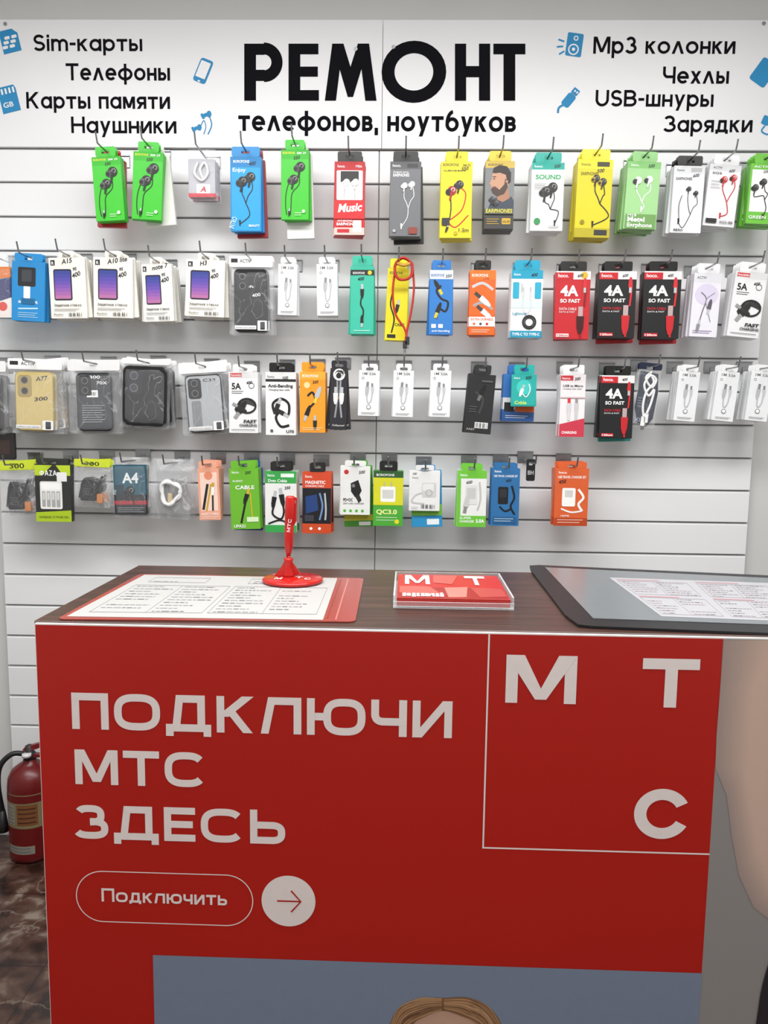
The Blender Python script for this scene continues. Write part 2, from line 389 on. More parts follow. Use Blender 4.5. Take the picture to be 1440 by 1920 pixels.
st(0, 'телефонов,', 447, 708, 246, 39, .175); st(1, 'ноутбуков', 726, 967, 247, 39, .175)
st(1, 'Mp3 колонки', 1112, 1378, 101, 32); st(1, 'Чехлы', 1242, 1366, 157, 32)
st(1, 'USB-шнуры', 1116, 1337, 200, 31); st(1, 'Зарядки', 1243, 1410, 248, 31)
def spoly(k, pts, mat=BK, l=1): sb[k].poly([S(*p) for p in pts], YS-.0006*l, mat)
def srect(k, x0, y0, x1, y1, mat=BK, l=1): spoly(k, [(x0, y0), (x1, y0), (x1, y1), (x0, y1)], mat, l)
T0, B0 = 82, 189
pxm = (W(701, 130, YS).x-W(700, 130, YS).x)
def arcp(k, px, py, r1, r0, a0, a1, sx=1, mat=BK, l=1):
    c = S(px, py); sb[k].arc(c[0], c[1], r1*pxm, r0*pxm, a0, a1, YS-.0006*l, mat, sx=sx)
srect(0, 458, T0, 480, B0); srect(0, 479, T0, 496, T0+21, BK, 1.2); srect(0, 479, T0+49, 496, T0+70, BK, 1.2); arcp(0, 495, T0+35, 35, 14, -90, 90)
srect(0, 541, T0, 563, B0); srect(0, 562, T0, 597, T0+20, BK, 1.2); srect(0, 562, T0+43, 596, T0+62, BK, 1.2); srect(0, 562, B0-20, 598, B0, BK, 1.2)
spoly(0, [(609, B0), (623, T0), (643, T0), (630, B0)]); spoly(0, [(623, T0), (644, T0), (664, 148), (657, 182), (652, 182)], BK, 1.3)
spoly(0, [(692, T0), (671, T0), (650, 148), (657, 182), (662, 182)], BK, 1.6); spoly(0, [(672, T0), (692, T0), (706, B0), (685, B0)], BK, 1.9)
arcp(1, 776, 135, 55, 33, -180, 180, 1.1)
srect(1, 853, T0, 874, B0); srect(1, 898, T0, 919, B0); srect(1, 873, T0+42, 899, T0+63, BK, 1.2)
srect(1, 925, T0, 985, T0+20); srect(1, 944, T0+19, 966, B0, BK, 1.2)
def rot(pts, cx, cy, a):
    c, s_ = math.cos(math.radians(a)), math.sin(math.radians(a)); return [(cx+x*c-y*s_, cy+x*s_+y*c) for x, y in pts]
def rbox(k, cx, cy, w, h, a, mat, l=1, r=3): spoly(k, rot(rrect(-w/2, w/2, -h/2, h/2, r), cx, cy, a), mat, l)
spoly(0, rot([(-17, -22), (8, -22), (17, -12), (17, 22), (-17, 22)], 19, 77, -14), BL)
for i in range(3):
    for j in (-1, 1): rbox(0, 18+j*6.5-1.5*i+2, 70+i*9-j*1.5, 10, 6, -14, WH, 2, 2)
rbox(0, 381, 133, 25, 46, 22, BL, 1, 5); rbox(0, 381, 131, 19, 32, 22, WH, 2, 1); rbox(0, 373, 152, 5, 3, 22, WH, 2, 1)
spoly(0, rot([(-14, -25), (14, -25), (17, -18), (17, 25), (-17, 25), (-17, -10)], 17, 186, -14), BL)
for i in range(4): rbox(0, 4+i*7, 173-i*1.7, 3.5, 11, -14, WH, 2, 1)
a = S(8, 203); sb[0].text('GB', a[0], S(27, 203)[0], a[1], 9*pxm, YS-.0012, WH, .02, rot=12)
for cx, cy, s in ((370, 240, .95), (388, 215, 1.0)):
    rbox(0, cx-3, cy+1, 11*s, 7*s, -25, BL, 1, 3); rbox(0, cx-8*s, cy+3*s, 5*s, 11*s, -25, BL, 1.5, 2); sb[0].disc(*S(cx+4, cy-1), 4.5*s*pxm, 6*s*pxm, YS-.0012, BL)
sb[0].ribbon([S(392, 217), S(397, 234), S(390, 252)], 2.2*pxm, YS-.0008, BL); sb[0].ribbon([S(375, 240), S(382, 226), S(386, 238), S(382, 252)], 1.6*pxm, YS-.0010, BL)
rbox(1, 1077, 84, 30, 44, 8, BL, 1, 3); 
for r, mt, l in ((10, WH, 2), (7.5, BL, 3), (3, WH, 4)): sb[1].disc(*S(1075, 93), r*pxm, r*pxm, YS-.0006*l, mt)
sb[1].disc(*S(1080, 72), 4.5*pxm, 4.5*pxm, YS-.0012, WH); sb[1].disc(*S(1080, 72), 2.5*pxm, 2.5*pxm, YS-.0018, BL)
for p, q in (((1047, 74), (1058, 78)), ((1044, 88), (1056, 87)), ((1048, 102), (1058, 96))): sb[1].ribbon([S(*p), S(*q)], 3*pxm, YS-.0006, BL, False)
rbox(1, 1432, 136, 34, 50, 36, BL, 1, 5)
rbox(1, 1066, 188, 17, 28, 40, BL, 1, 5); rbox(1, 1079, 172, 13, 12, 40, BL, 2, 1); rbox(1, 1078, 171, 3, 4, 40, WH, 3, 1); rbox(1, 1082, 174, 3, 4, 40, WH, 3, 1)
sb[1].ribbon([S(1058, 196), S(1048, 202), S(1046, 212)], 4*pxm, YS-.0008, BL)
rbox(1, 1436, 226, 14, 18, 25, BL, 1, 3); sb[1].ribbon([S(1434, 236), S(1428, 246), S(1440, 252), S(1447, 240)], 3*pxm, YS-.0006, BL)
for k, x, y in ((0, 667, 92), (1, 738, 88), (0, 10, 45), (1, 1432, 44)):
    sb[k].disc(*S(x, y), 3.4*pxm, 3.4*pxm, YS-.0016, STEEL)
obj('sign_board', sb[0], label='white sign board, black lettering about sim cards and phones', cat='sign', group='sign boards over the slatwall')
obj('sign_board', sb[1], label='white sign board, black lettering about speakers and chargers', cat='sign', group='sign boards over the slatwall')

# ------------------------------------------------------------ hooks
hb = MB()
hb.tube([(0, -.004, 0), (0, -.06, 0), (0, -.12, 0), (0, -.185, .0005), (0, -.194, .005), (0, -.204, .028)], .0024, STEEL, 8)
hp = MB()
hp.box(-.024, .024, -.0042, -.0008, -.006, .030, STEEL, .0008)
hp.box(-.024, .024, -.009, -.0042, .026, .030, STEEL, .0006)
hp.box(-.006, .006, -.0075, -.0042, -.006, .012, STEEL, .0006)
HOOK = None
def hook(x, z, lab='chrome wire display hook on a slatwall bracket'):
    global HOOK
    if HOOK is None:
        HOOK = obj('display_hook', hb, (x, 0, z), label=lab, cat='hook', group='display hooks on the slatwall')
        obj('bracket', hp, parent=HOOK); return HOOK
    o = dup(HOOK, (x, 0, z), (0, 0, 0)); o['label'] = lab; return o

# ------------------------------------------------------------ packages
class D:
    def __init__(s, mb, x0, x1, zt, zb, y): s.b = mb; s.x0 = x0; s.w = x1-x0; s.zt = zt; s.h = zt-zb; s.y = y; s.a = s.w/s.h; s.l = 0
    def p(s, u, v): return (s.x0+u*s.w, s.zt-v*s.h)
    def ly(s): s.l += 1; return s.y-.00016*s.l
    def R(s, u0, v0, u1, v1, c, r=0):
        a = s.p(u0, v1); e = s.p(u1, v0)
        s.b.poly(rrect(a[0], e[0], a[1], e[1], r*s.w) if r else [(a[0], a[1]), (e[0], a[1]), (e[0], e[1]), (a[0], e[1])], s.ly(), M(c))
    def C(s, u, v, r, c, k=1): q = s.p(u, v); s.b.disc(q[0], q[1], r*s.w, r*s.w*k, s.ly(), M(c))
    def O(s, u, v, r, c, w=.03, k=1):
        pts = [s.p(u+r*math.cos(i*.2094), v+k*r*s.a*math.sin(i*.2094)) for i in range(31)]
        s.b.ribbon(pts, w*s.w, s.ly(), M(c), False)
    def L(s, pts, w, c, sm=True): s.b.ribbon([s.p(*q) for q in pts], w*s.w, s.ly(), M(c), sm)
    def P(s, pts, c): s.b.poly([s.p(*q) for q in pts], s.ly(), M(c))
    def T(s, t, u0, u1, vb, cap, c='#111111', bold=.01, rot=0, shear=0):
        q = s.p(u0, vb); s.b.text(t, q[0], None if u1 is None else s.p(u1, vb)[0], q[1], cap*s.h, s.ly(), M(c), bold, 'H', shear, rot)
        if iscyr(t): s.l += 1
    def Sh(s, u, v, ang, pts, c):
        ca, sa = math.cos(math.radians(ang)), math.sin(math.radians(ang)); q = s.p(u, v)
        s.b.poly([(q[0]+s.w*(x*ca-y*sa), q[1]-s.w*(x*sa+y*ca)) for x, y in pts], s.ly(), M(c))
    def bud(s, u, v, r, c, tip='#333333', d=1):
        s.C(u, v, r, c); s.C(u-d*r*.75, v+r*.35*s.a, r*.72, tip); s.C(u-d*r*1.0, v+r*.45*s.a, r*.4, '#0c0c0c' if tip != '#f0f0f0' else '#c8c8c8')
        s.C(u+d*r*.25, v-r*.2*s.a, r*.45, '#9a9a9a' if c < '#9' else '#ffffff'); s.C(u+d*r*.25, v-r*.2*s.a, r*.3, c)
        s.Sh(u, v, 12*d, [(-r*.3, 0), (r*.3, 0), (r*.18, r*2.2), (-r*.18, r*2.2)], c)
    def phones(s, c, cab=None, A=(.66, .2), B=(.36, .34), r=.13, sp=(.52, .6), end=(.5, .9), tip='#333333', w=.03, mid=None):
        cab = cab or c
        s.L([A, (A[0]+.06, A[1]+.15), (sp[0]+.08, sp[1]-.1), sp], w, cab); s.L([B, (B[0]-.02, B[1]+.15), (sp[0]-.06, sp[1]-.07), sp], w, cab)
        m_ = mid or ((sp[0]+end[0])/2+.08, (sp[1]+end[1])/2); s.L([sp, m_, end], w, cab)
        s.Sh(end[0], end[1], 0, [(-.03, -.12), (.03, -.12), (.02, .06), (-.02, .06)], c)
        s.bud(*A, r, c, tip, 1); s.bud(*B, r, c, tip, 1)
    def plug(s, u, v, ang, c, k=1., tip='#b9bcc0'):
        s.Sh(u, v, ang, [(-.04*k, -.16*k), (.04*k, -.16*k), (.04*k, 0), (-.04*k, 0)], tip)
        s.Sh(u, v, ang, [(-.065*k, 0), (.065*k, 0), (.055*k, .2*k), (.025*k, .3*k), (-.025*k, .3*k), (-.055*k, .2*k)], c)
    def price(s, t, u=.6, v=.1, cap=.045, rot=8): s.T(t, u, None, v, cap, '#10101c', .02, rot, .25)
    def lines(s, u0, v0, u1, n, dv, c='#777777', h=.008):
        for i in range(n): s.R(u0, v0+i*dv, u1-(.12*(i % 2)*(u1-u0)), v0+i*dv+h, c)
    def bars(s, u0, v0, u1, v1, c='#111111'):
        n = 13
        for i in range(n):
            if i % 4 != 3: q = u0+(u1-u0)*i/n; s.R(q, v0, q+(u1-u0)/n*(.35+.3*(i*7 % 3)/2), v1, c)

def holetab(w, zt_, zb_, hw, t, y, mat, r=.005):
    b = MB(); o = rrect(-w/2, w/2, zb_, zt_, r); i = rrect(-hw/2, hw/2, -.0085, .0020, .0035); n = len(o)
    vs = [(p[0], y, p[1]) for p in o]+[(p[0], y, p[1]) for p in i]+[(p[0], y+t, p[1]) for p in o]+[(p[0], y+t, p[1]) for p in i]
    fs = []
    for k in range(n):
        j = (k+1) % n
        fs += [(k, j, n+j, n+k), (2*n+k, 3*n+k, 3*n+j, 2*n+j), (k, 2*n+k, 2*n+j, j), (n+k, n+j, 3*n+j, 3*n+k)]
    b.add(vs, fs, mat); return b

YF = -.135
GRP = {'earphone_box': ('earphone box', 'earphone boxes hanging on the slatwall'), 'cable_box': ('cable box', 'cable boxes hanging on the slatwall'),
       'screen_protector_box': ('screen protector', 'screen protector boxes hanging on the slatwall'), 'phone_case_pack': ('phone case', 'phone cases hanging on the slatwall'),
       'charger_box': ('charger box', 'charger boxes hanging on the slatwall'), 'accessory_bag': ('accessory bag', 'bagged accessories hanging on the slatwall')}
def dims(bb, y):
    x0, y0, x1, y1 = bb; ym = (y0+y1)/2; xc = (x0+x1)/2
    return W(x0, ym, y).x, W(x1, ym, y).x, W(xc, y0, y).z, W(xc, y1, y).z
def stack(root, n, x, y, z, t, tilt, alt=None, jit=2.):
    for k in range(1, n):
        a = tilt+random.uniform(-jit, jit)
        dup(root, (x+random.uniform(-.0012, .0012), y+k*(t+.0022), z), (0, math.radians(a), 0))
def pkg(name, bb, col, fn, label, tab=('#1a1a1a', .6, 17), t=.014, n=3, tilt=0, alt=None, y=YF, hk=True, jit=2.):
    cat, grp = GRP[name]
    x0, x1, z1, z0 = dims(bb, y); w = x1-x0; xc = (x0+x1)/2; oz = z1-.010
    th_ = tab[2]*.0016
    def build(c, f, lab, hh):
        b = MB(); zt2 = .010-th_; b.slab(rrect(-w/2, w/2, z0-oz+hh, zt2, .0018, 2), t/2, -t/2, M(c, .38), .0006)
        if f: f(D(b, -w/2+.0003, w/2-.0003, zt2, z0-oz+hh, -t/2))
        o = obj(name, b, (xc, y+t/2, oz), (0, math.radians(tilt), 0), label=lab, cat=cat, group=grp)
        tw = max(w*tab[1], .034)
        obj('hang_tab', holetab(tw, .010, zt2+.0002, min(.024, tw-.012), .0012, -t/2, M(tab[0] if c == col else c, .38)), parent=o)
        return o
    o = build(col, fn, label, 0)
    if alt:
        al = build(alt[0], alt[2] if len(alt) > 2 else None, alt[1], -.010 if not (len(alt) > 3) else alt[3]); 
        stack(o, n-1, xc, y+t/2, oz, t, tilt, None, jit)
        al.location = (xc+.004, y+t/2+(n-1)*(t+.0022), oz); al.rotation_euler = (0, math.radians(-tilt-2), 0)
    else: stack(o, n, xc, y+t/2, oz, t, tilt, None, jit)
    if hk: hook(xc, oz)
    return o

def pouch(w, zt_, zb_, bul, mat):
    b = MB(); nx, nz = 10, 14; vs = []; rnd = random.Random(int(w*1e5)+int(zb_*1e4))
    for j in range(nz+1):
        for i in range(nx+1):
            u, v = i/nx, j/nz; e = min(min(u, 1-u)*5, min(v, 1-v)*6, 1)**.6
            vs.append((-w/2+u*w+(0 if 0 < i < nx else rnd.uniform(-.0015, .0015)), -bul*e-(rnd.uniform(0, .0010) if e > 0 else 0), zt_+(zb_-zt_)*v))
    k = len(vs)
    for j in range(nz+1):
        for i in range(nx+1):
            u, v = i/nx, j/nz; vs.append((-w/2+u*w, .0006, zt_+(zb_-zt_)*v))
    fs = []
    for j in range(nz):
        for i in range(nx):
            q = j*(nx+1)+i; fs += [(q, q+1, q+nx+2, q+nx+1), (k+q, k+q+nx+1, k+q+nx+2, k+q+1)]
    b.add(vs, fs, mat, True); return b
def bag(name, bb, label, content, n=1, tilt=0, tabc=None, top=20, bul=.013, y=YF, jit=3, t=.014, cname='phone_case', header=None, cinset=.1):
    cat, grp = GRP[name]
    x0, x1, z1, z0 = dims(bb, y); w = x1-x0; xc = (x0+x1)/2; oz = z1-.010; zt2 = .010-top*.0016
    o = obj(name, pouch(w, zt2, z0-oz, bul, FILM), (xc, y+bul, oz), (0, math.radians(tilt), 0), label=label, cat=cat, group=grp)
    tb = holetab(w*.98, .010, zt2+.0003, .024, .0012, -.0012, M(tabc, .4) if tabc else FILM)
    if header: d = D(tb, -w/2, w/2, .010, zt2, -.0013); header(d)
    obj('bag_header', tb, parent=o)
    cb = MB(); content(cb, w*(1-2*cinset), zt2-.006, z0-oz+.008, -bul+.003); obj(cname, cb, parent=o)
    stack(o, n, xc, y+bul, oz, t, tilt, None, jit)
    hook(xc, oz); return o
def case_fn(col, deco=None, lens='#0c0c0e', rough=.3, rim='#3a3b40'):
    def f(b, w, zt_, zb_, yf):
        b.slab(rrect(-w/2, w/2, zb_, zt_, w*.14, 5), 0.0, yf+.002, M(rim, rough), .002)
        b.slab(rrect(-w/2+.003, w/2-.003, zb_+.003, zt_-.003, w*.12, 5), yf+.0025, yf+.0012, M(col, rough), .0004)
        b.slab(rrect(-w/2+w*.08, -w/2+w*.44, zt_-w*.64, zt_-w*.09, w*.08), yf+.0014, yf+.0002, M(rim, rough), .0004)
        for i in range(2): b.disc(-w/2+w*.26, zt_-w*(.22+.27*i), w*.095, w*.095, yf+.0001, M('#6a6c72', .3)); b.disc(-w/2+w*.26, zt_-w*(.22+.27*i), w*.075, w*.075, yf-.0001, M(lens, .15))
        if deco: deco(D(b, -w/2, w/2, zt_, zb_, yf+.0009))
    return f
def coil_fn(col, k=.0028, extra=None, plug='#222222'):
    def f(b, w, zt_, zb_, yf):
        cx, cz = 0, (zt_+zb_)/2; h = (zt_-zb_)/2
        pts = []
        for i in range(46):
            a = i*.42; rr = .72+.12*math.sin(i*1.3); pts.append((cx+w/2*rr*math.cos(a)*.8, yf*.5+.0018*math.sin(i*.9), cz+h*rr*math.sin(a)*.62))
        b.tube(pts, k, M(col, .4), 6)
        b.slab(rrect(cx-.006, cx+.006, cz-h*.5, cz-h*.05, .002), -.001, yf+.001, M(plug, .4), .001)
        b.slab(rrect(cx-.004, cx+.004, cz-h*.62, cz-h*.5, .001), -.002, yf+.003, STEEL, .0004)
        if extra: extra(D(b, -w/2, w/2, zt_, zb_, yf+.0005))
    return f

# --- designs -------------------------------------------------------
def g_green(pr='550'):
    def f(d):
        d.R(0, 0, 1, .13, '#2fb41c'); d.T('BOROFONE', .06, .5, .06, .032, '#f0e83c'); d.T('BM 29', .58, .9, .06, .03, '#f4f4f4'); d.price(pr, .45, .14)
        d.L([(.3, .44), (.18, .62), (.16, .8), (.2, .93)], .03, '#121212'); d.L([(.62, .28), (.66, .48), (.4, .62), (.36, .8), (.33, .93)], .03, '#121212')
        d.bud(.7, .24, .17, '#151515', '#4b4b4b'); d.bud(.46, .42, .16, '#1b1b1b', '#555555'); d.plug(.3, .88, 5, '#151515', .6)
        d.C(.82, .88, .06, '#d8f0d0'); d.lines(.5, .9, .75, 2, .03, '#d8f5cf')
    return f
def g_blue(d):
    d.R(.04, .02, .96, .98, '#1c9edb'); d.R(0, .0, 1, .14, '#127fc0'); d.T('BOROFONE', .1, .62, .08, .035, '#ffffff'); d.T('Enjoy', .08, .5, .2, .05, '#ffffff'); d.price('400', .6, .12)
    d.phones('#15171c', A=(.66, .27), B=(.4, .33), r=.15, sp=(.5, .62), end=(.3, .9), mid=(.62, .78)); d.T('INTRO', .1, .46, .97, .07, '#cfe9f7', rot=70); d.T('BEAUTY', .6, .95, .94, .03, '#ffffff')
def g_music(d):
    d.R(0, 0, 1, .60, '#b9161e'); d.R(.07, .12, .93, .52, '#f3f1f1', .04); d.R(.2, .13, .8, .28, '#222222', .03); d.T('hoco.', .1, .35, .08, .035, '#ffffff'); d.T('M56', .7, .9, .08, .03, '#ffffff')
    d.L([(.33, .32), (.32, .5)], .05, '#c4c4c6'); d.L([(.66, .32), (.68, .5)], .05, '#c4c4c6'); d.bud(.4, .28, .11, '#d8d8da', '#f0f0f0'); d.bud(.7, .28, .11, '#d8d8da', '#f0f0f0')
    d.R(0, .53, 1, .78, '#cf1a22'); d.T('Music', .12, .9, .69, .11, '#ffffff', .03, 4, .25); d.T('ANTI-BENDING', .1, .6, .82, .025, '#ffffff'); d.T('EARPHONES', .08, .74, .87, .038, '#ffffff', .03)
    d.R(0, .9, 1, 1, '#d8c2b8'); d.R(.62, .8, .9, .96, '#f5f5f5', .03); d.R(.1, .92, .5, .97, '#c2182b')
def g_gray(col='#6d6f72', w='#e9e9e9', head='#ffffff'):
    def f(d):
        d.R(0, 0, 1, .1, '#5a5c5f' if col == '#6d6f72' else '#ededed'); d.T('hoco.', .08, .35, .07, .035, head); d.R(.55, .03, .9, .08, '#3a3a3a' if col == '#6d6f72' else '#b0262a')
        d.T('EARPHONES', .1, .62, .2, .04, head, .02); d.T('Original series', .1, .6, .15, .022, head)
        d.phones(w, A=(.72, .3), B=(.48, .32), r=.09, sp=(.6, .62), end=(.38, .88), tip='#f0f0f0' if w > '#9' else '#333333', w=.022); d.R(.62, .88, .9, .97, '#8c3b2c' if col == '#6d6f72' else '#555555', .02); d.C(.15, .93, .05, '#b0b0b0')
    return f
def g_yel(d):
    d.R(0, 0, 1, 1, '#e9d91d'); d.T('BOROFONE', .06, .56, .06, .035, '#222222'); d.T('BM 70', .7, .93, .06, .025, '#222222'); d.T('ALUMINIUM MASTER', .08, .8, .13, .022, '#222222'); d.price('550', .65, .12)
    d.L([(.6, .33), (.8, .42), (.7, .62), (.4, .74), (.25, .78), (.5, .86), (.9, .7)], .035, '#c41c1c'); d.L([(.3, .42), (.34, .6), (.3, .76)], .035, '#161616')
    d.bud(.6, .3, .13, '#1b1b1b'); d.bud(.36, .38, .14, '#a31515', '#1a1a1a'); d.plug(.24, .86, 20, '#1a1a1a', .6)
    d.R(.05, .74, .3, .84, '#2b2b2b', .03); d.T('1.2m', .6, .92, .92, .045, '#222222'); d.C(.5, .94, .06, '#bfae12')
def g_man(d):
    d.R(0, 0, 1, 1, '#4a4a46'); d.R(0, .0, 1, .1, '#d0b44e'); d.T('BOROFONE', .1, .6, .07, .03, '#2a2a2a'); d.R(0, .1, 1, .7, '#7c7f80')
    d.P([(.12, .7), (.2, .6), (.4, .53), (.92, .52), (1, .58), (1, .7)], '#39414f'); d.P([(.42, .56), (.45, .4), (.78, .38), (.86, .54), (.62, .6)], '#a9795e')
    d.P([(.24, .2), (.22, .27), (.15, .335), (.2, .35), (.2, .38), (.24, .44), (.42, .5), (.66, .46), (.8, .36), (.86, .22), (.78, .13), (.5, .1), (.3, .13)], '#c39377')
    d.P([(.24, .38), (.34, .37), (.5, .42), (.66, .34), (.68, .26), (.74, .27), (.78, .38), (.66, .48), (.42, .52), (.26, .47), (.21, .42)], '#47332a')
    d.P([(.24, .17), (.28, .1), (.48, .06), (.74, .08), (.88, .17), (.88, .3), (.8, .34), (.74, .27), (.7, .2), (.5, .17), (.32, .18)], '#261c18')
    d.R(.25, .225, .37, .237, '#33241d'); d.R(.27, .255, .34, .266, '#33241d'); d.R(.23, .39, .36, .4, '#92493f'); d.C(.74, .3, .05, '#b07f62')
    d.bud(.26, .56, .09, '#1d1d1d'); d.bud(.4, .61, .09, '#343434'); d.R(0, .7, 1, .78, '#5a5d52'); d.T('EARPHONES', .05, .95, .76, .055, '#d9cf3a', .02); d.R(0, .8, 1, 1, '#3a3a38')
    d.R(.6, .84, .9, .93, '#c7a22e', .03); d.T('HI-FI', .64, .87, .91, .035, '#222222'); d.lines(.08, .85, .5, 3, .035, '#c7a22e')
def g_sound(d):
    d.R(0, 0, 1, .1, '#18a99a'); d.T('hoco.', .08, .34, .07, .035, '#ffffff'); d.price('500', .68, .08)
    d.T('SOUND', .12, .9, .24, .065, '#23a05c', .03); d.phones('#1b1b1b', A=(.66, .36), B=(.45, .42), r=.15, sp=(.6, .68), end=(.75, .9), mid=(.86, .72)); d.C(.2, .86, .1, '#2e8f4f'); d.lines(.08, .31, .45, 3, .03, '#888888'); d.lines(.55, .93, .9, 2, .025, '#888888')
def g_yel2(d):
    d.R(0, .0, 1, 1, '#dccb16'); d.R(0, .0, 1, .12, '#f0e028'); d.T('hoco.', .1, .38, .08, .035, '#222222'); d.R(.55, .03, .9, .09, '#3a3a20'); d.price('500', .55, .17); d.T('EARPHONES', .1, .6, .2, .04, '#7c7410', .02)
    d.phones('#171717', A=(.74, .28), B=(.54, .24), r=.1, sp=(.68, .56), end=(.5, .84), tip='#b0902a', mid=(.95, .72)); d.R(0, .88, 1, 1, '#b5a70e'); d.C(.2, .8, .06, '#8d820b'); d.R(.55, .9, .92, .97, '#2b2b2b')
def g_lg(d):
    d.R(0, 0, 1, 1, '#9ccf8c'); d.R(0, 0, 1, .1, '#7fbf6e'); d.T('hoco.', .1, .34, .07, .035, '#ffffff'); d.price('500', .62, .09); d.phones('#dfe2e0', A=(.68, .26), B=(.34, .28), r=.11, sp=(.5, .6), end=(.5, .72), tip='#3b3b3b')
    d.R(.04, .78, .96, 1, '#6d9c54'); d.T('M19', .1, .36, .82, .04, '#ffffff'); d.T('Metal', .1, .62, .89, .065, '#ffffff', .03); d.T('Earphone', .1, .86, .97, .06, '#ffffff', .02)
def g_wbe(d):
    d.R(0, 0, 1, .12, '#d9dbde'); d.T('hoco.', .1, .35, .08, .035, '#333333'); d.R(.55, .03, .9, .09, '#b5b5b5'); d.price('600', .62, .17); d.T('EARPHONES', .08, .6, .21, .04, '#555555', .015)
    d.phones('#1a1a1a', A=(.76, .4), B=(.52, .34), r=.07, sp=(.62, .72), end=(.24, .84), w=.02, mid=(.4, .92)); d.L([(.26, .84), (.22, .6), (.3, .44)], .02, '#1a1a1a'); d.T('M86', .1, .4, .97, .03, '#444444')
def g_wre(d):
    d.R(0, 0, 1, .1, '#d6d8da'); d.T('ACTIV', .1, .4, .07, .035, '#333333'); d.price('600', .62, .12); d.T('SGS', .1, .4, .16, .035, '#333333'); d.phones('#c31f28', A=(.8, .2), B=(.5, .24), r=.1, sp=(.66, .6), end=(.5, .84), tip='#6d1015', mid=(.72, .78)); d.lines(.08, .27, .38, 3, .05, '#999999'); d.R(.05, .88, .4, .95, '#222222'); d.T('SGS-88', .5, .92, .95, .04, '#444444')
def g_grw(d):
    d.R(.0, .0, 1, 1, '#6bbb3c'); d.R(.06, .1, .94, .8, '#f2f4f0'); d.T('ACTIV', .1, .6, .07, .035, '#ffffff'); d.price('500', .4, .16); d.phones('#2a2a2a', A=(.45, .3), B=(.2, .4), r=.1); d.T('GREEN', .06, .6, .92, .05, '#ffffff')
# row 2
def g_glass(pr, k=1., hand='A15'):
    def f(d):
        d.R(.05, .04, .17, .13, '#1a1a1a'); d.T('R', .08, .14, .115, .05, '#ffffff'); d.price(hand, .36, .11, .075, 10); d.price(pr, .64, .34, .07, 20); d.price('9S', .66, .22, .05, 12)
        d.R(.12, .19, .62, .70, '#1c1a2e', .05)
        cs = ['#34418f', '#424399', '#5347a3', '#654ba8', '#7a51aa', '#8d59a9', '#a061a5', '#b06d9e']
        for i, c in enumerate(cs): d.R(.15, .215+i*.058, .59, .215+(i+1)*.058, c)
        d.T('Защитное стекло', .1, .86, .80, .042, '#2a2a2a', .012); d.lines(.1, .84, .8, 2, .025, '#999999'); d.bars(.5, .91, .88, .97); d.T('Redmi', .1, .35, .95, .03, '#555555')
    return f
def g_w1m(d):
    d.T('1M', .18, .4, .1, .055, '#555555'); d.T('5.0A', .5, .82, .1, .05, '#555555'); d.O(.2, .17, .05, '#8a8a8a', .02)
    d.plug(.42, .36, 4, '#b4b6b9', 1.5, '#85888b'); d.plug(.66, .36, -4, '#c2c4c6', 1.1, '#85888b'); d.L([(.42, .5), (.42, .65), (.5, .72), (.62, .64), (.66, .48)], .05, '#b8babc'); d.C(.5, .8, .11, '#8a8c8f'); d.C(.5, .8, .075, '#f2f2f2'); d.lines(.15, .92, .85, 2, .025, '#909090')
def g_teal(d):
    d.R(0, 0, 1, 1, '#35b79b'); d.C(.5, .12, .3, '#4fd0b4', .3); d.R(0, .06, 1, .14, '#222222'); d.T('BOROFONE', .1, .6, .12, .03, '#ffffff'); d.C(.82, .1, .09, '#d8cb2c'); d.price('400', .3, .22)
    d.plug(.5, .34, 0, '#151515', 1.3); d.L([(.5, .42), (.44, .56), (.56, .66), (.5, .84)], .06, '#101010'); d.plug(.5, .84, 180, '#151515', 1.1); d.lines(.15, .95, .85, 1, .03, '#d8f5ee')
def g_ycab(d):
    d.R(0, 0, 1, 1, '#e6d81a'); d.T('BOROFONE', .1, .7, .08, .035, '#222222'); d.L([(.3, .3), (.2, .5), (.4, .7), (.3, .9)], .07, '#1a1a1a'); d.plug(.55, .5, 10, '#1d1d1d', 1.4); d.T('CABLE', .45, .9, .8, .04, '#222222'); d.R(.1, .92, .5, .97, '#222222')
def g_bcab(d):
    d.R(0, 0, 1, .14, '#d9dfe5'); d.T('BOROFONE', .06, .62, .1, .04, '#1f63a8'); d.price('350', .68, .12); d.R(0, .14, 1, 1, '#2a78c4'); d.L([(.5, .24), (.3, .32), (.5, .44), (.8, .5), (.7, .64), (.4, .6), (.3, .76)], .09, '#17191c'); d.plug(.42, .3, 150, '#1b1b1b', 1.5, '#d8c12a'); d.plug(.34, .66, -160, '#1b1b1b', 1.5, '#d8c12a'); d.R(.1, .84, .3, .9, '#f0f0f0', .02); d.R(.4, .84, .6, .9, '#f0f0f0', .02); d.T('anti-bending', .12, .9, .96, .03, '#ffffff', .01, 0, .2)
def g_ocab(d):
    d.R(0, 0, 1, .14, '#f07522'); d.T('BOROFONE', .08, .7, .1, .04, '#ffffff'); d.price('350', .5, .18); d.R(0, .14, 1, .7, '#e8641c'); d.L([(.1, .26), (.5, .2), (.9, .3)], .1, '#bfc3c7'); d.L([(.15, .55), (.5, .5), (.9, .6)], .09, '#9ba0a6'); d.plug(.42, .42, -50, '#d9d9d9', 1.7, '#3b3b3b'); d.plug(.5, .62, -50, '#d9d9d9', 1.6, '#3b3b3b')
    d.R(0, .72, 1, .87, '#f4e9e2'); d.T('EXTRA DURABLE', .08, .92, .775, .035, '#c4410f', .02); d.C(.2, .83, .05, '#e8641c'); d.C(.45, .83, .05, '#444444'); d.C(.7, .83, .05, '#c02020'); d.lines(.1, .92, .8, 2, .03, '#fbe1d0')
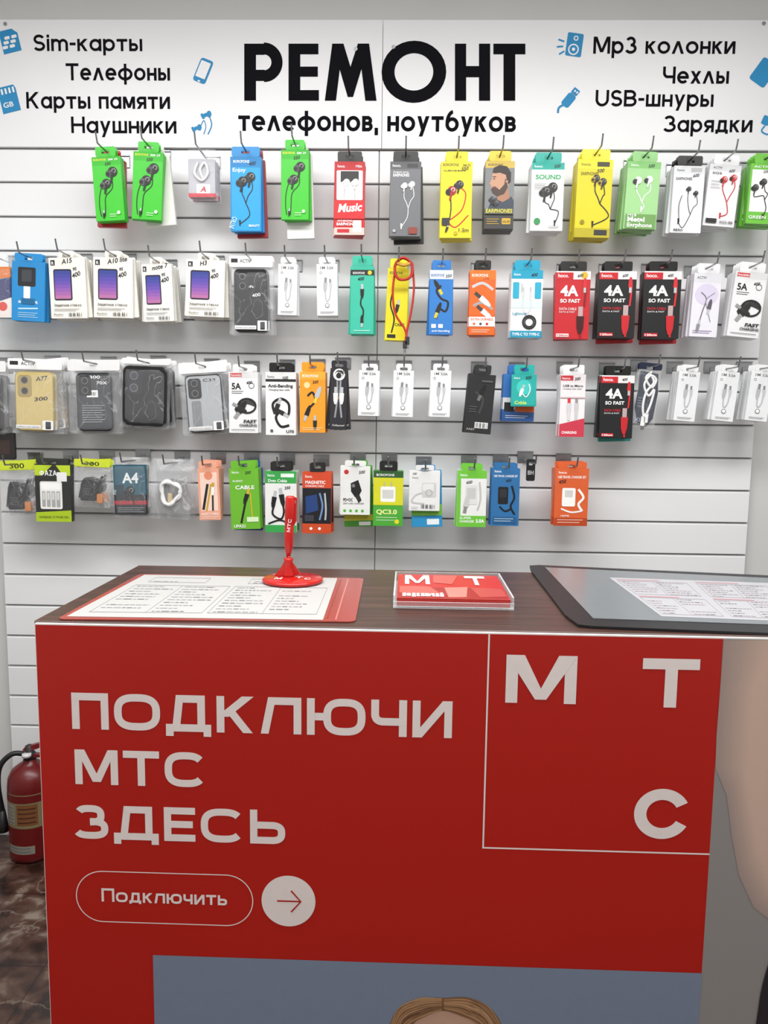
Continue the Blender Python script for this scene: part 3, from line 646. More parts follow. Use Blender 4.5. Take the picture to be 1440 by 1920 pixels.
def g_typec(d):
    d.R(0, 0, 1, .13, '#1a9fc0'); d.T('hoco.', .08, .3, .08, .035, '#ffffff'); d.price('400', .62, .1); d.R(0, .13, 1, .45, '#f2f6f7'); d.R(.0, .44, 1, .56, '#d3e9ef'); d.R(.3, .2, .36, .34, '#c0c0c0'); d.plug(.38, .32, 0, '#cfd2d4', .9); d.plug(.62, .32, 0, '#cfd2d4', .9)
    d.L([(.38, .36), (.38, .55), (.5, .64), (.64, .55), (.62, .36)], .04, '#cfd2d4'); d.R(.05, .18, .25, .42, '#29a6c5', .03); d.R(.75, .18, .95, .42, '#29a6c5', .03); d.O(.6, .77, .2, '#1a1a1a', .06); d.O(.6, .77, .14, '#1a1a1a', .04); d.T('Lightning', .06, .5, .66, .04, '#1685a5'); d.R(0, .9, 1, 1, '#168fb0'); d.T('TYPE-C TO TYPE-C', .06, .94, .97, .04, '#ffffff', .02)
def g_4a(bg, pr='600', c2='#d0252c'):
    def f(d):
        d.R(0, 0, 1, .12, '#e8e6e6'); d.R(0, .02, .5, .12, '#c8202b'); d.T('hoco.', .06, .36, .09, .05, '#ffffff', .015); d.C(.82, .06, .1, '#d8b43a') if bg > '#5' else None; d.price(pr, .62, .09, .04)
        d.T('4A', .14, .66, .36, .15, '#f4f4f4', .035); d.T('SO FAST', .14, .72, .46, .052, '#f4f4f4', .03); d.T('DATA CABLE', .12, .62, .57, .035, '#f0e0e0' if bg > '#5' else c2, .01); d.T('DATA & FAST', .12, .58, .61, .022, '#dddddd')
        d.L([(.86, .14), (.87, .3), (.84, .52)], .05, c2); d.plug(.84, .24, 180, '#cf2a30', .9); d.L([(.76, .98), (.74, .84), (.74, .74)], .05, '#8c1016' if bg > '#5' else c2); d.plug(.74, .66, 0, '#3a0b0d' if bg > '#5' else '#c21e26', 1.7, '#b9a1a1')
        d.R(.05, .92, .42, .97, '#f1d9d9' if bg > '#5' else '#c8202b', .01); d.T('120cm', .08, .4, .962, .03, '#b31218' if bg > '#5' else '#ffffff', .02)
    return f
def g_wcab(d):
    d.R(0, 0, 1, .14, '#dcdce2'); d.T('ACTIV', .1, .45, .09, .04, '#444444'); d.C(.5, .33, .42, '#d3cbe0', .9); d.L([(.3, .3), (.5, .4), (.4, .6), (.3, .8)], .04, '#6a6a72'); d.L([(.8, .3), (.5, .42), (.6, .6), (.72, .76)], .03, '#8a8a92'); d.plug(.62, .56, 190, '#5b5560', 1.2); d.plug(.3, .8, 10, '#8a8a8a', 1); d.lines(.1, .9, .8, 2, .03, '#8b7aa6')
def g_5a(d):
    d.R(0, 0, 1, .1, '#dcdcdc'); d.R(.05, .02, .45, .08, '#c22a2a'); d.T('TRANSPEED', .06, .44, .068, .028, '#ffffff'); d.T('5A', .1, .42, .28, .1, '#151515', .025); d.price('400', .6, .2); d.lines(.1, .31, .5, 2, .03, '#555555'); d.O(.78, .22, .09, '#333333', .015)
    for k in range(4): d.L([(.2+.02*k, .62+.015*k), (.34, .5+.02*k), (.6, .45+.02*k), (.92, .5+.02*k)], .028, '#222222')
    d.O(.62, .55, .3, '#1c1c1c', .06, .8); d.plug(.34, .66, 215, '#222222', 1.5, '#999999'); d.plug(.3, .56, -60, '#2a2a2a', 1.2, '#999999'); d.T('FAST', .5, .94, .83, .05, '#111111', .04, 0, .2); d.T('CHARGING', .36, .96, .89, .04, '#111111', .03); d.lines(.08, .94, .9, 1, .03, '#444444')
def g_anti(d):
    d.R(0, 0, 1, .14, '#e4e4e4'); d.T('hoco.', .06, .3, .09, .04, '#222222'); d.price('500', .55, .12); d.R(0, .11, 1, .15, '#222222'); d.T('Anti-Bending', .08, .9, .24, .05, '#111111', .025); d.T('Charging data cable', .1, .8, .29, .025, '#444444')
    d.L([(.3, .66), (.24, .5), (.5, .42), (.76, .5), (.74, .68), (.5, .62), (.34, .72), (.5, .86), (.78, .84)], .08, '#151515'); d.plug(.42, .5, 20, '#222222', 1.2); d.plug(.6, .66, 120, '#222222', 1.1); d.C(.2, .93, .05, '#555555'); d.T('U70', .68, .94, .96, .045, '#111111', .02)
def g_or2(d):
    d.R(0, 0, 1, 1, '#f09a22'); d.R(0, .0, 1, .13, '#f7ab35'); d.T('BOROFONE', .1, .72, .09, .04, '#ffffff'); d.C(.28, .22, .12, '#f8d79a'); d.price('350', .5, .2); d.L([(.3, .4), (.5, .34), (.6, .48), (.34, .62), (.2, .78)], .08, '#1a1a1a'); d.plug(.66, .42, 200, '#b9bdc2', 1.5, '#e6c44a'); d.plug(.26, .72, 200, '#1a1a1a', 1.4); d.plug(.6, .8, 0, '#222222', 1.2); d.lines(.1, .92, .9, 2, .03, '#fde3b8')
def g_bkcard(d):
    d.R(0, 0, 1, 1, '#26262a'); d.O(.5, .1, .3, '#f2f2f2', .1); d.O(.48, .12, .2, '#e6e6e6', .08); d.L([(.4, .2), (.42, .5), (.3, .8)], .1, '#8f8f94'); d.L([(.6, .2), (.58, .5), (.7, .8)], .1, '#9b9ba0'); d.R(.3, .46, .7, .5, '#a08a5a'); d.plug(.32, .4, 0, '#e6e6e6', 2.2); d.plug(.68, .4, 0, '#e6e6e6', 2.2); d.T('200', .4, .85, .08, .05, '#222222'); d.T('Fullspeed', .15, .85, .94, .03, '#d0d0d0', .01, 0, .3)
def g_bkbox(d):
    d.R(0, 0, 1, 1, '#222224'); d.L([(.3, .3), (.6, .42), (.5, .66)], .08, '#3a3a3c'); d.plug(.5, .35, 200, '#101010', 1.4, '#6b6b6b'); d.T('FAST', .1, .4, .95, .03, '#bbbbbb'); d.R(.38, .81, .87, .91, '#e8e8e8'); d.bars(.4, .82, .85, .9, '#222224'); d.R(.5, .1, .9, .13, '#55555a'); d.lines(.12, .55, .4, 3, .04, '#6a6a6a')
def g_tealsm(d):
    d.R(0, 0, 1, 1, '#22a8a0'); d.T('hoco.', .1, .35, .14, .06, '#ffffff'); d.price('300', .55, .16, .09); d.C(.5, .4, .3, '#3dc4bb'); d.plug(.45, .45, 20, '#e8e8e8', 1.1); d.L([(.45, .6), (.6, .7), (.75, .5), (.7, .3)], .04, '#e8e8e8'); d.R(.05, .8, .95, .97, '#22a8a0'); d.T('Cable', .14, .62, .93, .1, '#d8e83a', .02)
def g_blor(d):
    d.R(0, 0, 1, .5, '#2f6db5'); d.R(0, .5, 1, .75, '#d9d9d9'); d.R(.4, .5, 1, .8, '#e0651f'); d.T('BOROFONE', .1, .6, .9, .05, '#ffffff'); d.R(.05, .6, .35, .8, '#1e1e1e'); d.R(0, .8, 1, 1, '#24508c'); d.lines(.1, .88, .8, 2, .04, '#ffffff')
def g_usbm(d):
    d.R(0, 0, 1, .12, '#e2dcdd'); d.R(.0, .02, .5, .1, '#c02838'); d.T('hoco.', .06, .4, .08, .035, '#ffffff'); d.price('300', .55, .1); d.T('USB to Micro', .1, .9, .2, .035, '#2a2a2a', .015); d.T('charging data cable', .1, .85, .24, .02, '#777777'); d.plug(.36, .46, 0, '#cfcfd2', 1.5, '#d8333a'); d.plug(.66, .46, 0, '#c6c6c9', 1.3, '#909090'); d.L([(.36, .58), (.36, .74)], .1, '#d2d2d4'); d.L([(.66, .58), (.66, .74)], .1, '#c8c8ca')
    d.P([(0, .8), (1, .7), (1, 1), (0, 1)], '#c8354a'); d.T('CHARGING', .1, .7, .95, .04, '#ffffff', .02); d.R(.0, .36, 1, .38, '#d0b3b8')
# row 4
def g_fase(d):
    d.R(0, 0, 1, 1, '#2c2d2b'); d.P([(.0, .02), (.5, .02), (.2, .2), (0, .2)], '#b9d22a'); d.P([(.6, .02), (1, .02), (1, .2), (.8, .2)], '#b9d22a'); d.T('ФАZА', .14, .62, .2, .09, '#ffffff', .03); d.R(.62, .14, .9, .3, '#e8e8e8'); d.P([(0, .84), (1, .8), (1, 1), (0, 1)], '#a8c41e'); d.T('ЗАРЯДНОЕ УСТРОЙСТВО', .08, .92, .94, .035, '#1a1a1a', .015)
    d.R(.14, .3, .76, .78, '#ebebe8', .05); d.R(.18, .33, .72, .44, '#f8f8f6', .03)
    for i in range(4): d.R(.19+i*.137, .47, .29+i*.137, .74, '#a4a5a3', .02); d.R(.205+i*.137, .49, .275+i*.137, .62, '#cfcfcd', .02)
def g_a4(d):
    d.R(0, 0, 1, .6, '#23586a'); d.T('A4', .26, .76, .36, .2, '#e8eef0', .03); d.R(.05, .4, .3, .6, '#16323e'); d.R(0, .6, 1, 1, '#26262c'); d.R(0, .72, 1, .8, '#a52a34'); d.T('INTRO', .05, .2, .6, .06, '#c9d6da', rot=80); d.bud(.5, .52, .14, '#1a1a1a'); d.L([(.5, .6), (.6, .75), (.55, .95)], .04, '#121212'); d.lines(.1, .86, .9, 3, .04, '#aab5b8')
def g_peach(d):
    d.R(0, 0, 1, 1, '#e8a58a'); d.R(.1, .08, .9, .82, '#f3d3c4', .03); d.C(.5, .14, .2, '#e58d6c'); d.L([(.2, .8), (.45, .3)], .12, '#20201f'); d.L([(.35, .82), (.62, .3)], .08, '#c9a02c'); d.L([(.65, .82), (.68, .4)], .08, '#1e1e1e'); d.plug(.7, .36, 5, '#f0f0f0', 1.3, '#c9a02c'); d.T('AUDIO CABLE', .1, .9, .9, .04, '#ffffff', .01); d.lines(.1, .93, .9, 2, .03, '#fff0ea')
def g_gcable(d):
    d.R(0, 0, 1, 1, '#6bb52e'); d.T('hoco.', .1, .35, .08, .04, '#ffffff'); d.price('350', .55, .1); d.T('AUDIO', .1, .45, .22, .03, '#ffffff'); d.T('CABLE', .2, .85, .34, .06, '#ffffff', .02); d.L([(.6, .38), (.5, .6), (.35, .9)], .07, '#1a1a1a'); d.L([(.7, .4), (.72, .6), (.75, .85)], .04, '#d8b42a'); d.plug(.6, .42, 20, '#1e1e1e', 1.2, '#cfb040'); d.R(.55, .8, .95, .88, '#d8eec4', .02); d.T('UPA22', .1, .5, .97, .045, '#ffffff', .02)
def g_data(d):
    d.R(0, 0, 1, .2, '#38a34c'); d.T('hoco.', .08, .32, .09, .045, '#ffffff'); d.R(.5, .04, .92, .1, '#e8f5ea'); d.T('Data Cable', .1, .7, .18, .045, '#ffffff', .02); d.price('350', .62, .3); d.plug(.3, .42, 10, '#151515', 1.2); d.plug(.52, .38, -10, '#151515', 1.3); d.L([(.3, .54), (.24, .7), (.5, .78), (.6, .66), (.54, .48)], .06, '#151515'); d.L([(.1, .86), (.5, .8), (.9, .9)], .05, '#151515'); d.R(0, .88, 1, 1, '#38a34c')
def g_magn(d):
    d.R(0, 0, 1, .26, '#d24a28'); d.T('hoco.', .1, .35, .09, .04, '#ffffff'); d.T('MAGNETIC', .1, .8, .19, .05, '#ffffff', .025); d.T('CHARGING CABLE', .1, .75, .24, .028, '#ffffff', .01); d.R(0, .26, 1, .84, '#17181e'); d.P([(.1, .4), (.5, .36), (.56, .62), (.12, .68)], '#24407a'); d.L([(.6, .34), (.7, .55), (.6, .78)], .06, '#6f8fc0'); d.L([(.78, .34), (.82, .6), (.8, .78)], .06, '#b7bac2'); d.R(.08, .7, .4, .8, '#3a3b44'); d.R(0, .84, 1, 1, '#c94a22'); d.C(.3, .92, .05, '#ffffff'); d.C(.6, .92, .05, '#ffffff')
def g_car(d):
    d.C(.2, .12, .08, '#c22a2a'); d.price('500', .62, .16, .06); d.P([(.35, .35), (.6, .28), (.72, .5), (.62, .62), (.5, .64), (.36, .52)], '#1c1c1e'); d.P([(.5, .62), (.64, .58), (.72, .7), (.62, .76)], '#2c2c2e'); d.C(.44, .4, .06, '#7a7a7c'); d.T('PD+QC', .1, .42, .72, .06, '#222222', .02); d.T('20W CAR CHARGER', .1, .8, .78, .03, '#666666'); d.P([(0, .84), (1, .84), (1, 1), (0, 1)], '#e3e7e2'); 
    for i in range(4): d.C(.15+i*.2, .92, .05, '#5cae4a')
def g_qc(d):
    d.R(0, 0, 1, .12, '#2c5a2a'); d.T('BOROFONE', .1, .7, .09, .04, '#ffffff'); d.price('450', .55, .18); d.R(0, .12, 1, .62, '#d6d42a'); d.R(.24, .28, .74, .56, '#f4f4f0', .05); d.R(.3, .34, .68, .5, '#cfd0cc', .03); d.R(.35, .2, .39, .28, '#b8b8b8'); d.R(.58, .2, .62, .28, '#b8b8b8'); d.R(0, .66, 1, 1, '#4aa636'); d.T('QC3.0', .1, .8, .78, .08, '#f0f0a0', .03); d.lines(.1, .84, .8, 2, .05, '#e8f5e0'); d.C(.8, .92, .08, '#e0d82a')
def g_wchg(d):
    d.price('700', .1, .12, .05); d.T('hoco.', .1, .3, .2, .05, '#666666'); d.R(.42, .3, .88, .66, '#cfcfcd', .05); d.R(.44, .32, .8, .5, '#e6e6e4', .04); d.L([(.42, .55), (.2, .62), (.1, .78), (.5, .82)], .05, '#c4c4c4'); d.O(.65, .55, .1, '#a8a8a8', .02); d.bars(.4, .84, .85, .94); d.lines(.08, .9, .3, 2, .04, '#999999')
def g_gwc(d):
    d.R(0, 0, 1, .14, '#6ec23a'); d.T('hoco.', .1, .35, .1, .045, '#ffffff'); d.price('600', .3, .24, .05); d.R(0, .14, .12, 1, '#6ec23a'); d.R(.28, .26, .68, .6, '#dedede', .05); d.R(.33, .31, .63, .5, '#c8c8c8', .03); d.L([(.76, .2), (.8, .5), (.7, .7)], .05, '#bfbfbf'); d.plug(.3, .64, 190, '#c8c8c8', 1.4, '#8a8a8a'); d.R(0, .8, 1, 1, '#6ec23a'); d.T('SUPER', .1, .5, .86, .04, '#ffffff'); d.T('CHARGER', .1, .6, .92, .04, '#ffffff', .02); d.T('5.0A', .66, .95, .92, .06, '#ffffff', .03)
def g_blc(d):
    d.R(0, .0, 1, 1, '#2c6ea6'); d.T('hoco.', .1, .35, .07, .04, '#ffffff'); d.T('USB TRAVEL CHARGER SET', .08, .92, .15, .035, '#ffffff', .01); d.price('450', .5, .24); d.R(.24, .32, .6, .62, '#17191d', .05); d.R(.3, .36, .54, .5, '#2c2e33', .02); d.L([(.72, .3), (.82, .5), (.7, .66), (.85, .8)], .07, '#15161a'); d.L([(.3, .66), (.5, .74), (.72, .7)], .06, '#15161a'); d.R(.08, .84, .92, .96, '#245c8c'); d.lines(.12, .87, .8, 2, .04, '#cfe0ee')
def g_orc(d):
    d.R(0, 0, 1, 1, '#d9602f'); d.T('hoco.', .1, .35, .09, .04, '#ffffff'); d.T('USB TRAVEL CHARGER SET', .08, .92, .17, .04, '#ffffff', .015); d.price('450', .1, .27, .06); d.R(.22, .34, .62, .66, '#f6f4f2', .05); d.R(.3, .38, .54, .5, '#d2cfcc', .02); d.L([(.7, .36), (.86, .5), (.72, .62), (.84, .74)], .07, '#f2f0ee'); d.L([(.2, .7), (.5, .76), (.8, .74)], .05, '#f2f0ee'); d.T('HOME', .2, .45, .84, .03, '#ffffff'); d.R(0, .86, 1, 1, '#b6441c'); d.lines(.1, .89, .86, 2, .045, '#ffe6da')

# --- row 1
EB = 'earphone_box'
gt = lambda c, w=.8, h=17: (c, w, h)
pkg(EB, (172, 275, 226, 414), '#38c026', g_green('550'), 'green earphone box with black in-ear earphones, price written', gt('#38c026', .7), n=3, tilt=-3, alt=('#b3262c', 'red earphone box behind green ones'))
pkg(EB, (252, 266, 308, 412), '#38c026', g_green('550'), 'green earphone box with black in-ear earphones, price written', gt('#38c026', .7), n=3, tilt=3, alt=('#ecebe6', 'white earphone box behind green ones'))
def c_white_ear(b, w, zt_, zb_, yf):
    d = D(b, -w/2, w/2, zt_, zb_, yf); b.slab(rrect(-w/2, w/2, zb_, zt_, .004), 0, yf+.003, M('#b9b9c0'), .001)
    b.tube([(-.01, yf-.002, zt_-.01), (-.02, yf-.002, zt_-.04), (0, yf-.002, zt_-.06), (.018, yf-.002, zt_-.04), (.01, yf-.002, zt_-.012), (-.004, yf-.002, zt_-.03), (.004, yf-.002, zt_-.055)], .0035, M('#fafafa', .3), 6)
    d.y = yf+.0025; d.R(.3, .66, .8, .9, '#f7f7f7'); d.T('A', .42, .66, .86, .14, '#c2182b', .04, 0, .25); d.P([(0, .9), (1, .9), (1, 1), (0, 1)], '#cc3344')
bag('accessory_bag', (350, 277, 405, 374), 'clear bag of white wired earphones with red letter', c_white_ear, n=4, cname='earphones', top=14, cinset=.04, header=None)
pkg(EB, (432, 275, 490, 434), '#1488cc', g_blue, 'blue earphone box with black earphones', gt('#1488cc', .9), n=3, tilt=0, alt=('#a02a2e', 'dark red earphone box behind blue ones'))
pkg(EB, (527, 262, 579, 412), '#38c026', g_green('550'), 'green earphone box hanging before white one', gt('#38c026', .7), n=3, alt=('#e9e9e6', 'white earphone box with grey print', None, -.045))
pkg(EB, (627, 284, 684, 441), '#cf1a22', g_music, 'red and white music earphone box with black tab', gt('#191919'), n=3)
pkg(EB, (731, 284, 789, 443), '#6d6f72', g_gray(), 'dark grey earphone box with white earphones', gt('#171717'), n=4, alt=('#2a2a2c', 'black earphone box behind grey ones'))
pkg(EB, (826, 284, 885, 446), '#e9d91d', g_yel, 'yellow earphone box with red and black earphones', gt('#e9d91d', .7), n=4)
pkg(EB, (909, 283, 964, 430), '#4a4a46', g_man, 'dark earphone box showing a bearded man', gt('#e0c93a', .75), n=4)
pkg(EB, (996, 286, 1057, 433), '#f1f3f2', g_sound, 'white earphone box with teal header and black earphones', gt('#18a99a'), n=4)
pkg(EB, (1082, 280, 1148, 446), '#dccb16', g_yel2, 'yellow earphone box with thin black earphones', gt('#f0e028', .8), n=4, tilt=1)
pkg(EB, (1176, 284, 1238, 430), '#9ccf8c', g_lg, 'light green metal earphone box', gt('#8cc57c', .75), n=5, tilt=2)
pkg(EB, (1262, 292, 1320, 437), '#e4e5e8', g_wbe, 'white earphone box with thin black earphones', gt('#171717'), n=4, tilt=1)
pkg(EB, (1330, 290, 1389, 425), '#e4e4e6', g_wre, 'white earphone box with red earphones', gt('#e4e4e6', .8), n=4, tilt=4)
pkg(EB, (1406, 288, 1466, 420), '#6bbb3c', g_grw, 'green framed white earphone box', gt('#6bbb3c', .8), n=4, tilt=2)
# --- row 2
SP = 'screen_protector_box'; CB = 'cable_box'
def c_multi(b, w, zt_, zb_, yf):
    b.slab(rrect(-w/2, w/2, zb_, zt_, .004), 0, yf+.003, M('#28a0b8'), .001); d = D(b, -w/2, w/2, zt_, zb_, yf+.0028)
    d.P([(0, 0), (1, 0), (1, .2), (0, .3)], '#d8762a'); d.P([(.3, .3), (1, .2), (1, .6), (.4, .7)], '#2c2c66'); d.P([(0, .8), (1, .6), (1, 1), (0, 1)], '#e6dfda'); d.C(.7, .78, .15, '#d23a2a')
bag('accessory_bag', (-40, 474, 22, 600), 'clear bag with colourful teal and orange card', c_multi, n=2, cname='accessory_card', cinset=.05)
def g_bluegad(d):
    d.R(0, 0, 1, 1, '#1c86c6'); d.R(.18, .1, .72, .42, '#1d1f24', .05); d.R(.3, .14, .6, .34, '#3a3d44', .03); d.R(.36, .42, .56, .62, '#e9eef0', .02); d.T('smart', .2, .8, .7, .05, '#ffffff'); d.L([(.2, .8), (.8, .78)], .04, '#bfe0f2'); d.lines(.2, .86, .8, 3, .035, '#bfe0f2'); d.R(.3, .62, .7, .72, '#17618f')
pkg('charger_box', (25, 475, 87, 602), '#1c86c6', g_bluegad, 'blue accessory pack with black adapter', gt('#1c86c6', .85, 14), n=2, tilt=3)
pkg(SP, (92, 470, 160, 597), '#ebe8e0', g_glass('400'), 'white screen protector box with purple phone picture', gt('#ebe8e0', .4, 12), t=.009, n=7, tilt=-1, jit=5)
pkg(SP, (176, 470, 250, 596), '#ebe8e0', g_glass('400', hand='A10 lite'), 'wide white screen protector box with purple phone picture', gt('#ebe8e0', .4, 12), t=.009, n=7, tilt=1, jit=5)
pkg(SP, (265, 482, 322, 603), '#e6e5df', g_glass('400', hand='note 7'), 'white screen protector box with handwritten model', gt('#ebe8e0', .4, 12), t=.009, n=7, tilt=-2, jit=5)
pkg(SP, (350, 474, 423, 594), '#ebe8e0', g_glass('400', hand='H3'), 'white screen protector box with purple phone picture', gt('#ebe8e0', .4, 12), t=.009, n=7, tilt=2, jit=5)
def hd_act(d): d.R(.02, .1, .98, .9, '#eeeeee'); d.R(.05, .25, .2, .6, '#222222'); d.T('ACTIV', .25, .5, .6, .3, '#222222')
def ft(d): d.T('soft', .25, .6, .3, .04, '#dddddd'); d.T('400', .55, .8, .45, .05, '#f2f2f2', .01, 10)
def ftp(d):
    d.T('A77', .55, .85, .16, .07, '#222222', .015, 8, .2); d.T('300', .5, .85, .5, .06, '#222222', .015, 8, .2)
def phone_sticker(d): d.R(.7, .82, .98, .98, '#f0f0f0', .02); d.R(.78, .84, .92, .965, '#26262c', .02); d.R(.02, .9, .66, .96, '#e6e6e6'); d.T('protect your phone', .05, .62, .945, .02, '#333333')
bag('phone_case_pack', (428, 478, 511, 627), 'black phone case in a clear plastic bag', case_fn('#0e0f11', lambda d: (ft(d), phone_sticker(d)), rim='#1c1d20'), n=3, tabc='#e9e9e9', header=hd_act, cinset=.12)
W1 = lambda bb, n=4, tl=0: pkg(CB, bb, '#e6e8ea', g_w1m, 'small white charging cable box', gt('#e8e8e8', .75, 12), n=n, tilt=tl)
W1((522, 482, 558, 591), 3, 1); W1((593, 482, 632, 592), 3, -1)
pkg(CB, (657, 480, 701, 626), '#35b79b', g_teal, 'teal cable box with black cable', gt('#35b79b', .85), n=4)
pkg(CB, (727, 485, 767, 638), '#e6d81a', g_ycab, 'yellow cable box behind looped red cable', gt('#e6d81a', .8), n=3, tilt=2)
pkg(CB, (805, 488, 849, 627), '#2a78c4', g_bcab, 'blue cable box with black braided cable', gt('#2a78c4', .8), n=3)
pkg(CB, (880, 488, 929, 628), '#e8641c', g_ocab, 'orange cable box with silver connectors', gt('#1b1b1b', .6), n=4)
pkg(CB, (958, 488, 1017, 633), '#eef3f5', g_typec, 'white and cyan cable box', gt('#1a9fc0'), n=4)
pkg(CB, (1041, 490, 1106, 636), '#c1232b', g_4a('#c1232b', c2='#7c0f14'), 'red fast charging cable box', gt('#1a1a1a', .75), n=3)
pkg(CB, (1122, 490, 1192, 634), '#1b1b1d', g_4a('#1b1b1d'), 'black fast charging cable box with red plug', gt('#111111', .75), n=4, alt=('#b81f28', 'red cable box behind black ones'))
pkg(CB, (1206, 490, 1276, 635), '#1b1b1d', g_4a('#1b1b1d', '400'), 'black fast charging cable box with red plug', gt('#111111', .75), n=4, alt=('#b81f28', 'red cable box behind black ones'))
pkg(CB, (1300, 494, 1352, 632), '#e2e0e8', g_wcab, 'white cable box with lilac print', gt('#e6e6e8', .8), n=4, tilt=2)
pkg(CB, (1378, 492, 1438, 633), '#e6e6e8', g_5a, 'white cable box with coiled black cable', gt('#e8e8e8', .8), n=4, tilt=5)
# --- row 3
bag('phone_case_pack', (-70, 676, 10, 812), 'dark phone case in a clear plastic bag', case_fn('#2a2422'), n=4, tabc='#e9e9e9', cinset=.1, jit=6)
bag('phone_case_pack', (12, 672, 116, 813), 'pale yellow phone case in a clear bag', case_fn('#cdb878', lambda d: (ftp(d), phone_sticker(d)), '#3a3428', .35, '#a8935c'), n=5, tilt=1, tabc='#e9e9e9', header=hd_act, cinset=.15, jit=8)
bag('phone_case_pack', (124, 674, 224, 813), 'grey phone case with white label in clear bag', case_fn('#3e4044', lambda d: (d.T('300', .4, .7, .1, .05, '#f2f2f2', .015), d.R(.3, .3, .62, .42, '#f2f2f2'), d.bars(.34, .33, .58, .39), d.T('70X', .6, .9, .2, .05, '#f4f4f4', .015), d.lines(.15, .56, .8, 8, .04, '#b0b3b8')), rim='#1c1d20'), n=5, tilt=-1, tabc='#e4e4e4', cinset=.17, jit=8)
bag('phone_case_pack', (226, 672, 318, 803), 'black phone case pack with camera cutout', case_fn('#0c0c0e', None, '#3c3c44', .4, '#1a1a1d'), n=5, tilt=2, tabc='#e9e9e9', cinset=.05, top=10, bul=.014, t=.0145, jit=7)
bag('phone_case_pack', (332, 678, 424, 815), 'clear and black phone case in a bag', case_fn('#aaaeb2', lambda d: (d.T('C33', .5, .85, .12, .05, '#111111', .015), d.R(.14, .45, .4, .92, '#7d8084', .05), phone_sticker(d)), rim='#141517'), n=5, tilt=-4, tabc='#ececec', cinset=.13, jit=6)
pkg(CB, (429, 683, 484, 812), '#e8e8ea', g_5a, 'white cable box with coiled black cable', gt('#e8e8e8', .7, 14), n=4, tilt=0)
pkg(CB, (498, 680, 555, 816), '#eaeaea', g_anti, 'white cable box with spiral black cable', gt('#161616', .75), n=4)
pkg(CB, (562, 679, 610, 811), '#f09a22', g_or2, 'orange cable box with black cable', gt('#f09a22', .85), n=4, tilt=0)
pkg(CB, (620, 676, 652, 806), '#26262a', g_bkcard, 'black card with white looped cable', gt('#26262a', .9, 14), t=.006, n=3, tilt=1, jit=5)
for bb in ((673, 682, 712, 780), (738, 682, 776, 782), (807, 682, 846, 782)): W1(bb, 4, 1)
pkg(CB, (879, 684, 930, 813), '#222224', g_bkbox, 'matte black cable box with white barcode', gt('#2a2a2c', .6), n=3, tilt=4)
pkg(CB, (959, 684, 1006, 762), '#22a8a0', g_tealsm, 'small teal cable box', gt('#22a8a0', .8), t=.012, n=2, y=-.158)
pkg(CB, (944, 684, 1004, 790), '#2f6db5', g_blor, 'blue and orange accessory box', gt('#2f6db5', .7), n=3, y=-.125, hk=False, tilt=1)
pkg(CB, (1050, 684, 1097, 819), '#e8e5e6', g_usbm, 'white cable box with red lower corner', gt('#e6e6e6', .85), n=4)
pkg(CB, (1126, 686, 1188, 822), '#1b1b1d', g_4a('#1b1b1d', '400'), 'black fast charging cable box with red plug', gt('#111111', .75), n=4, alt=('#1f9a8c', 'teal cable box behind black ones'))
def c_bluebag(b, w, zt_, zb_, yf):
    b.slab([(-w*.44, zt_), (w*.4, zt_-.004), (w*.5, zt_-.06), (w*.42, zb_+.02), (w*.2, zb_), (-w*.3, zb_+.006), (-w*.5, zb_+.05), (-w*.42, zt_-.05)], 0, yf+.006, M('#151d36', .25), .001)
    WC = M('#ececec', .3)
    b.tube([(.004, yf+.002, zt_), (-.012, yf+.001, zt_-.02), (.008, yf, zt_-.045), (.018, yf+.001, zt_-.022), (.0, yf, zt_-.012), (-.014, yf+.001, zt_-.04), (.002, yf-.001, zt_-.07), (.016, yf, zt_-.05), (.012, yf, zt_-.09), (.004, yf, zt_-.12)], .0036, WC, 7)
    b.tube([(-.004, yf+.001, zt_-.004), (.012, yf, zt_-.03), (-.006, yf-.001, zt_-.06), (-.010, yf, zt_-.10), (-.004, yf, zt_-.13)], .0036, WC, 7)
    for x, z in ((.004, zt_-.12), (-.004, zt_-.13)): b.slab(rrect(x-.006, x+.006, z-.028, z, .002), yf+.004, yf-.001, WC, .001); b.slab(rrect(x-.004, x+.004, z-.038, z-.028, .001), yf+.003, yf, STEEL, .0004)
    d = D(b, -w/2, w/2, zt_, zb_, yf+.0058); d.T('KIT', .1, .5, .95, .07, '#a9b2c8'); d.lines(.08, .5, .3, 4, .05, '#8d97b5')
bag('accessory_bag', (1198, 680, 1242, 802), 'dark blue bag with white knotted cable', c_bluebag, n=2, cname='cable', tabc='#151d36', top=12, cinset=.05, tilt=5)
W1((1272, 684, 1312, 790), 4, 4)
W1((1345, 684, 1386, 790), 4, 5); W1((1408, 684, 1450, 790), 4, 5)
# --- row 4
hy = lambda d: (d.R(.02, .1, .98, .9, '#c8d832'), d.T('300', .3, .7, .8, .5, '#222222'))
def c_adapter(b, w, zt_, zb_, yf):
    coil_fn('#0e0e10', .0042)(b, w, zt_, zb_, yf); b.slab(rrect(-w*.36, w*.16, zb_+.012, zb_+.065, .005), 0, yf+.001, M('#141417', .35), .002); d = D(b, -w*.32, w*.12, zb_+.058, zb_+.014, yf+.0008); d.lines(.15, .2, .8, 4, .15, '#5a5a5a', .04)
    b.slab(rrect(w*.2, w*.4, zb_+.006, zb_+.034, .003), -.001, yf+.002, M('#c47a36'), .001)
    b.tube([(-w*.4, yf+.004, zb_+.02), (-w*.2, yf+.001, zt_-.03), (w*.1, yf+.002, zb_+.05), (w*.4, yf+.002, zt_-.02)], .0036, M('#0e0e10', .4), 6)
bag('accessory_bag', (-5, 864, 64, 968), 'clear bag with black power adapter and cable', c_adapter, n=3, tilt=-2, tabc='#c8d832', header=hy, cname='power_adapter', top=18, jit=6)
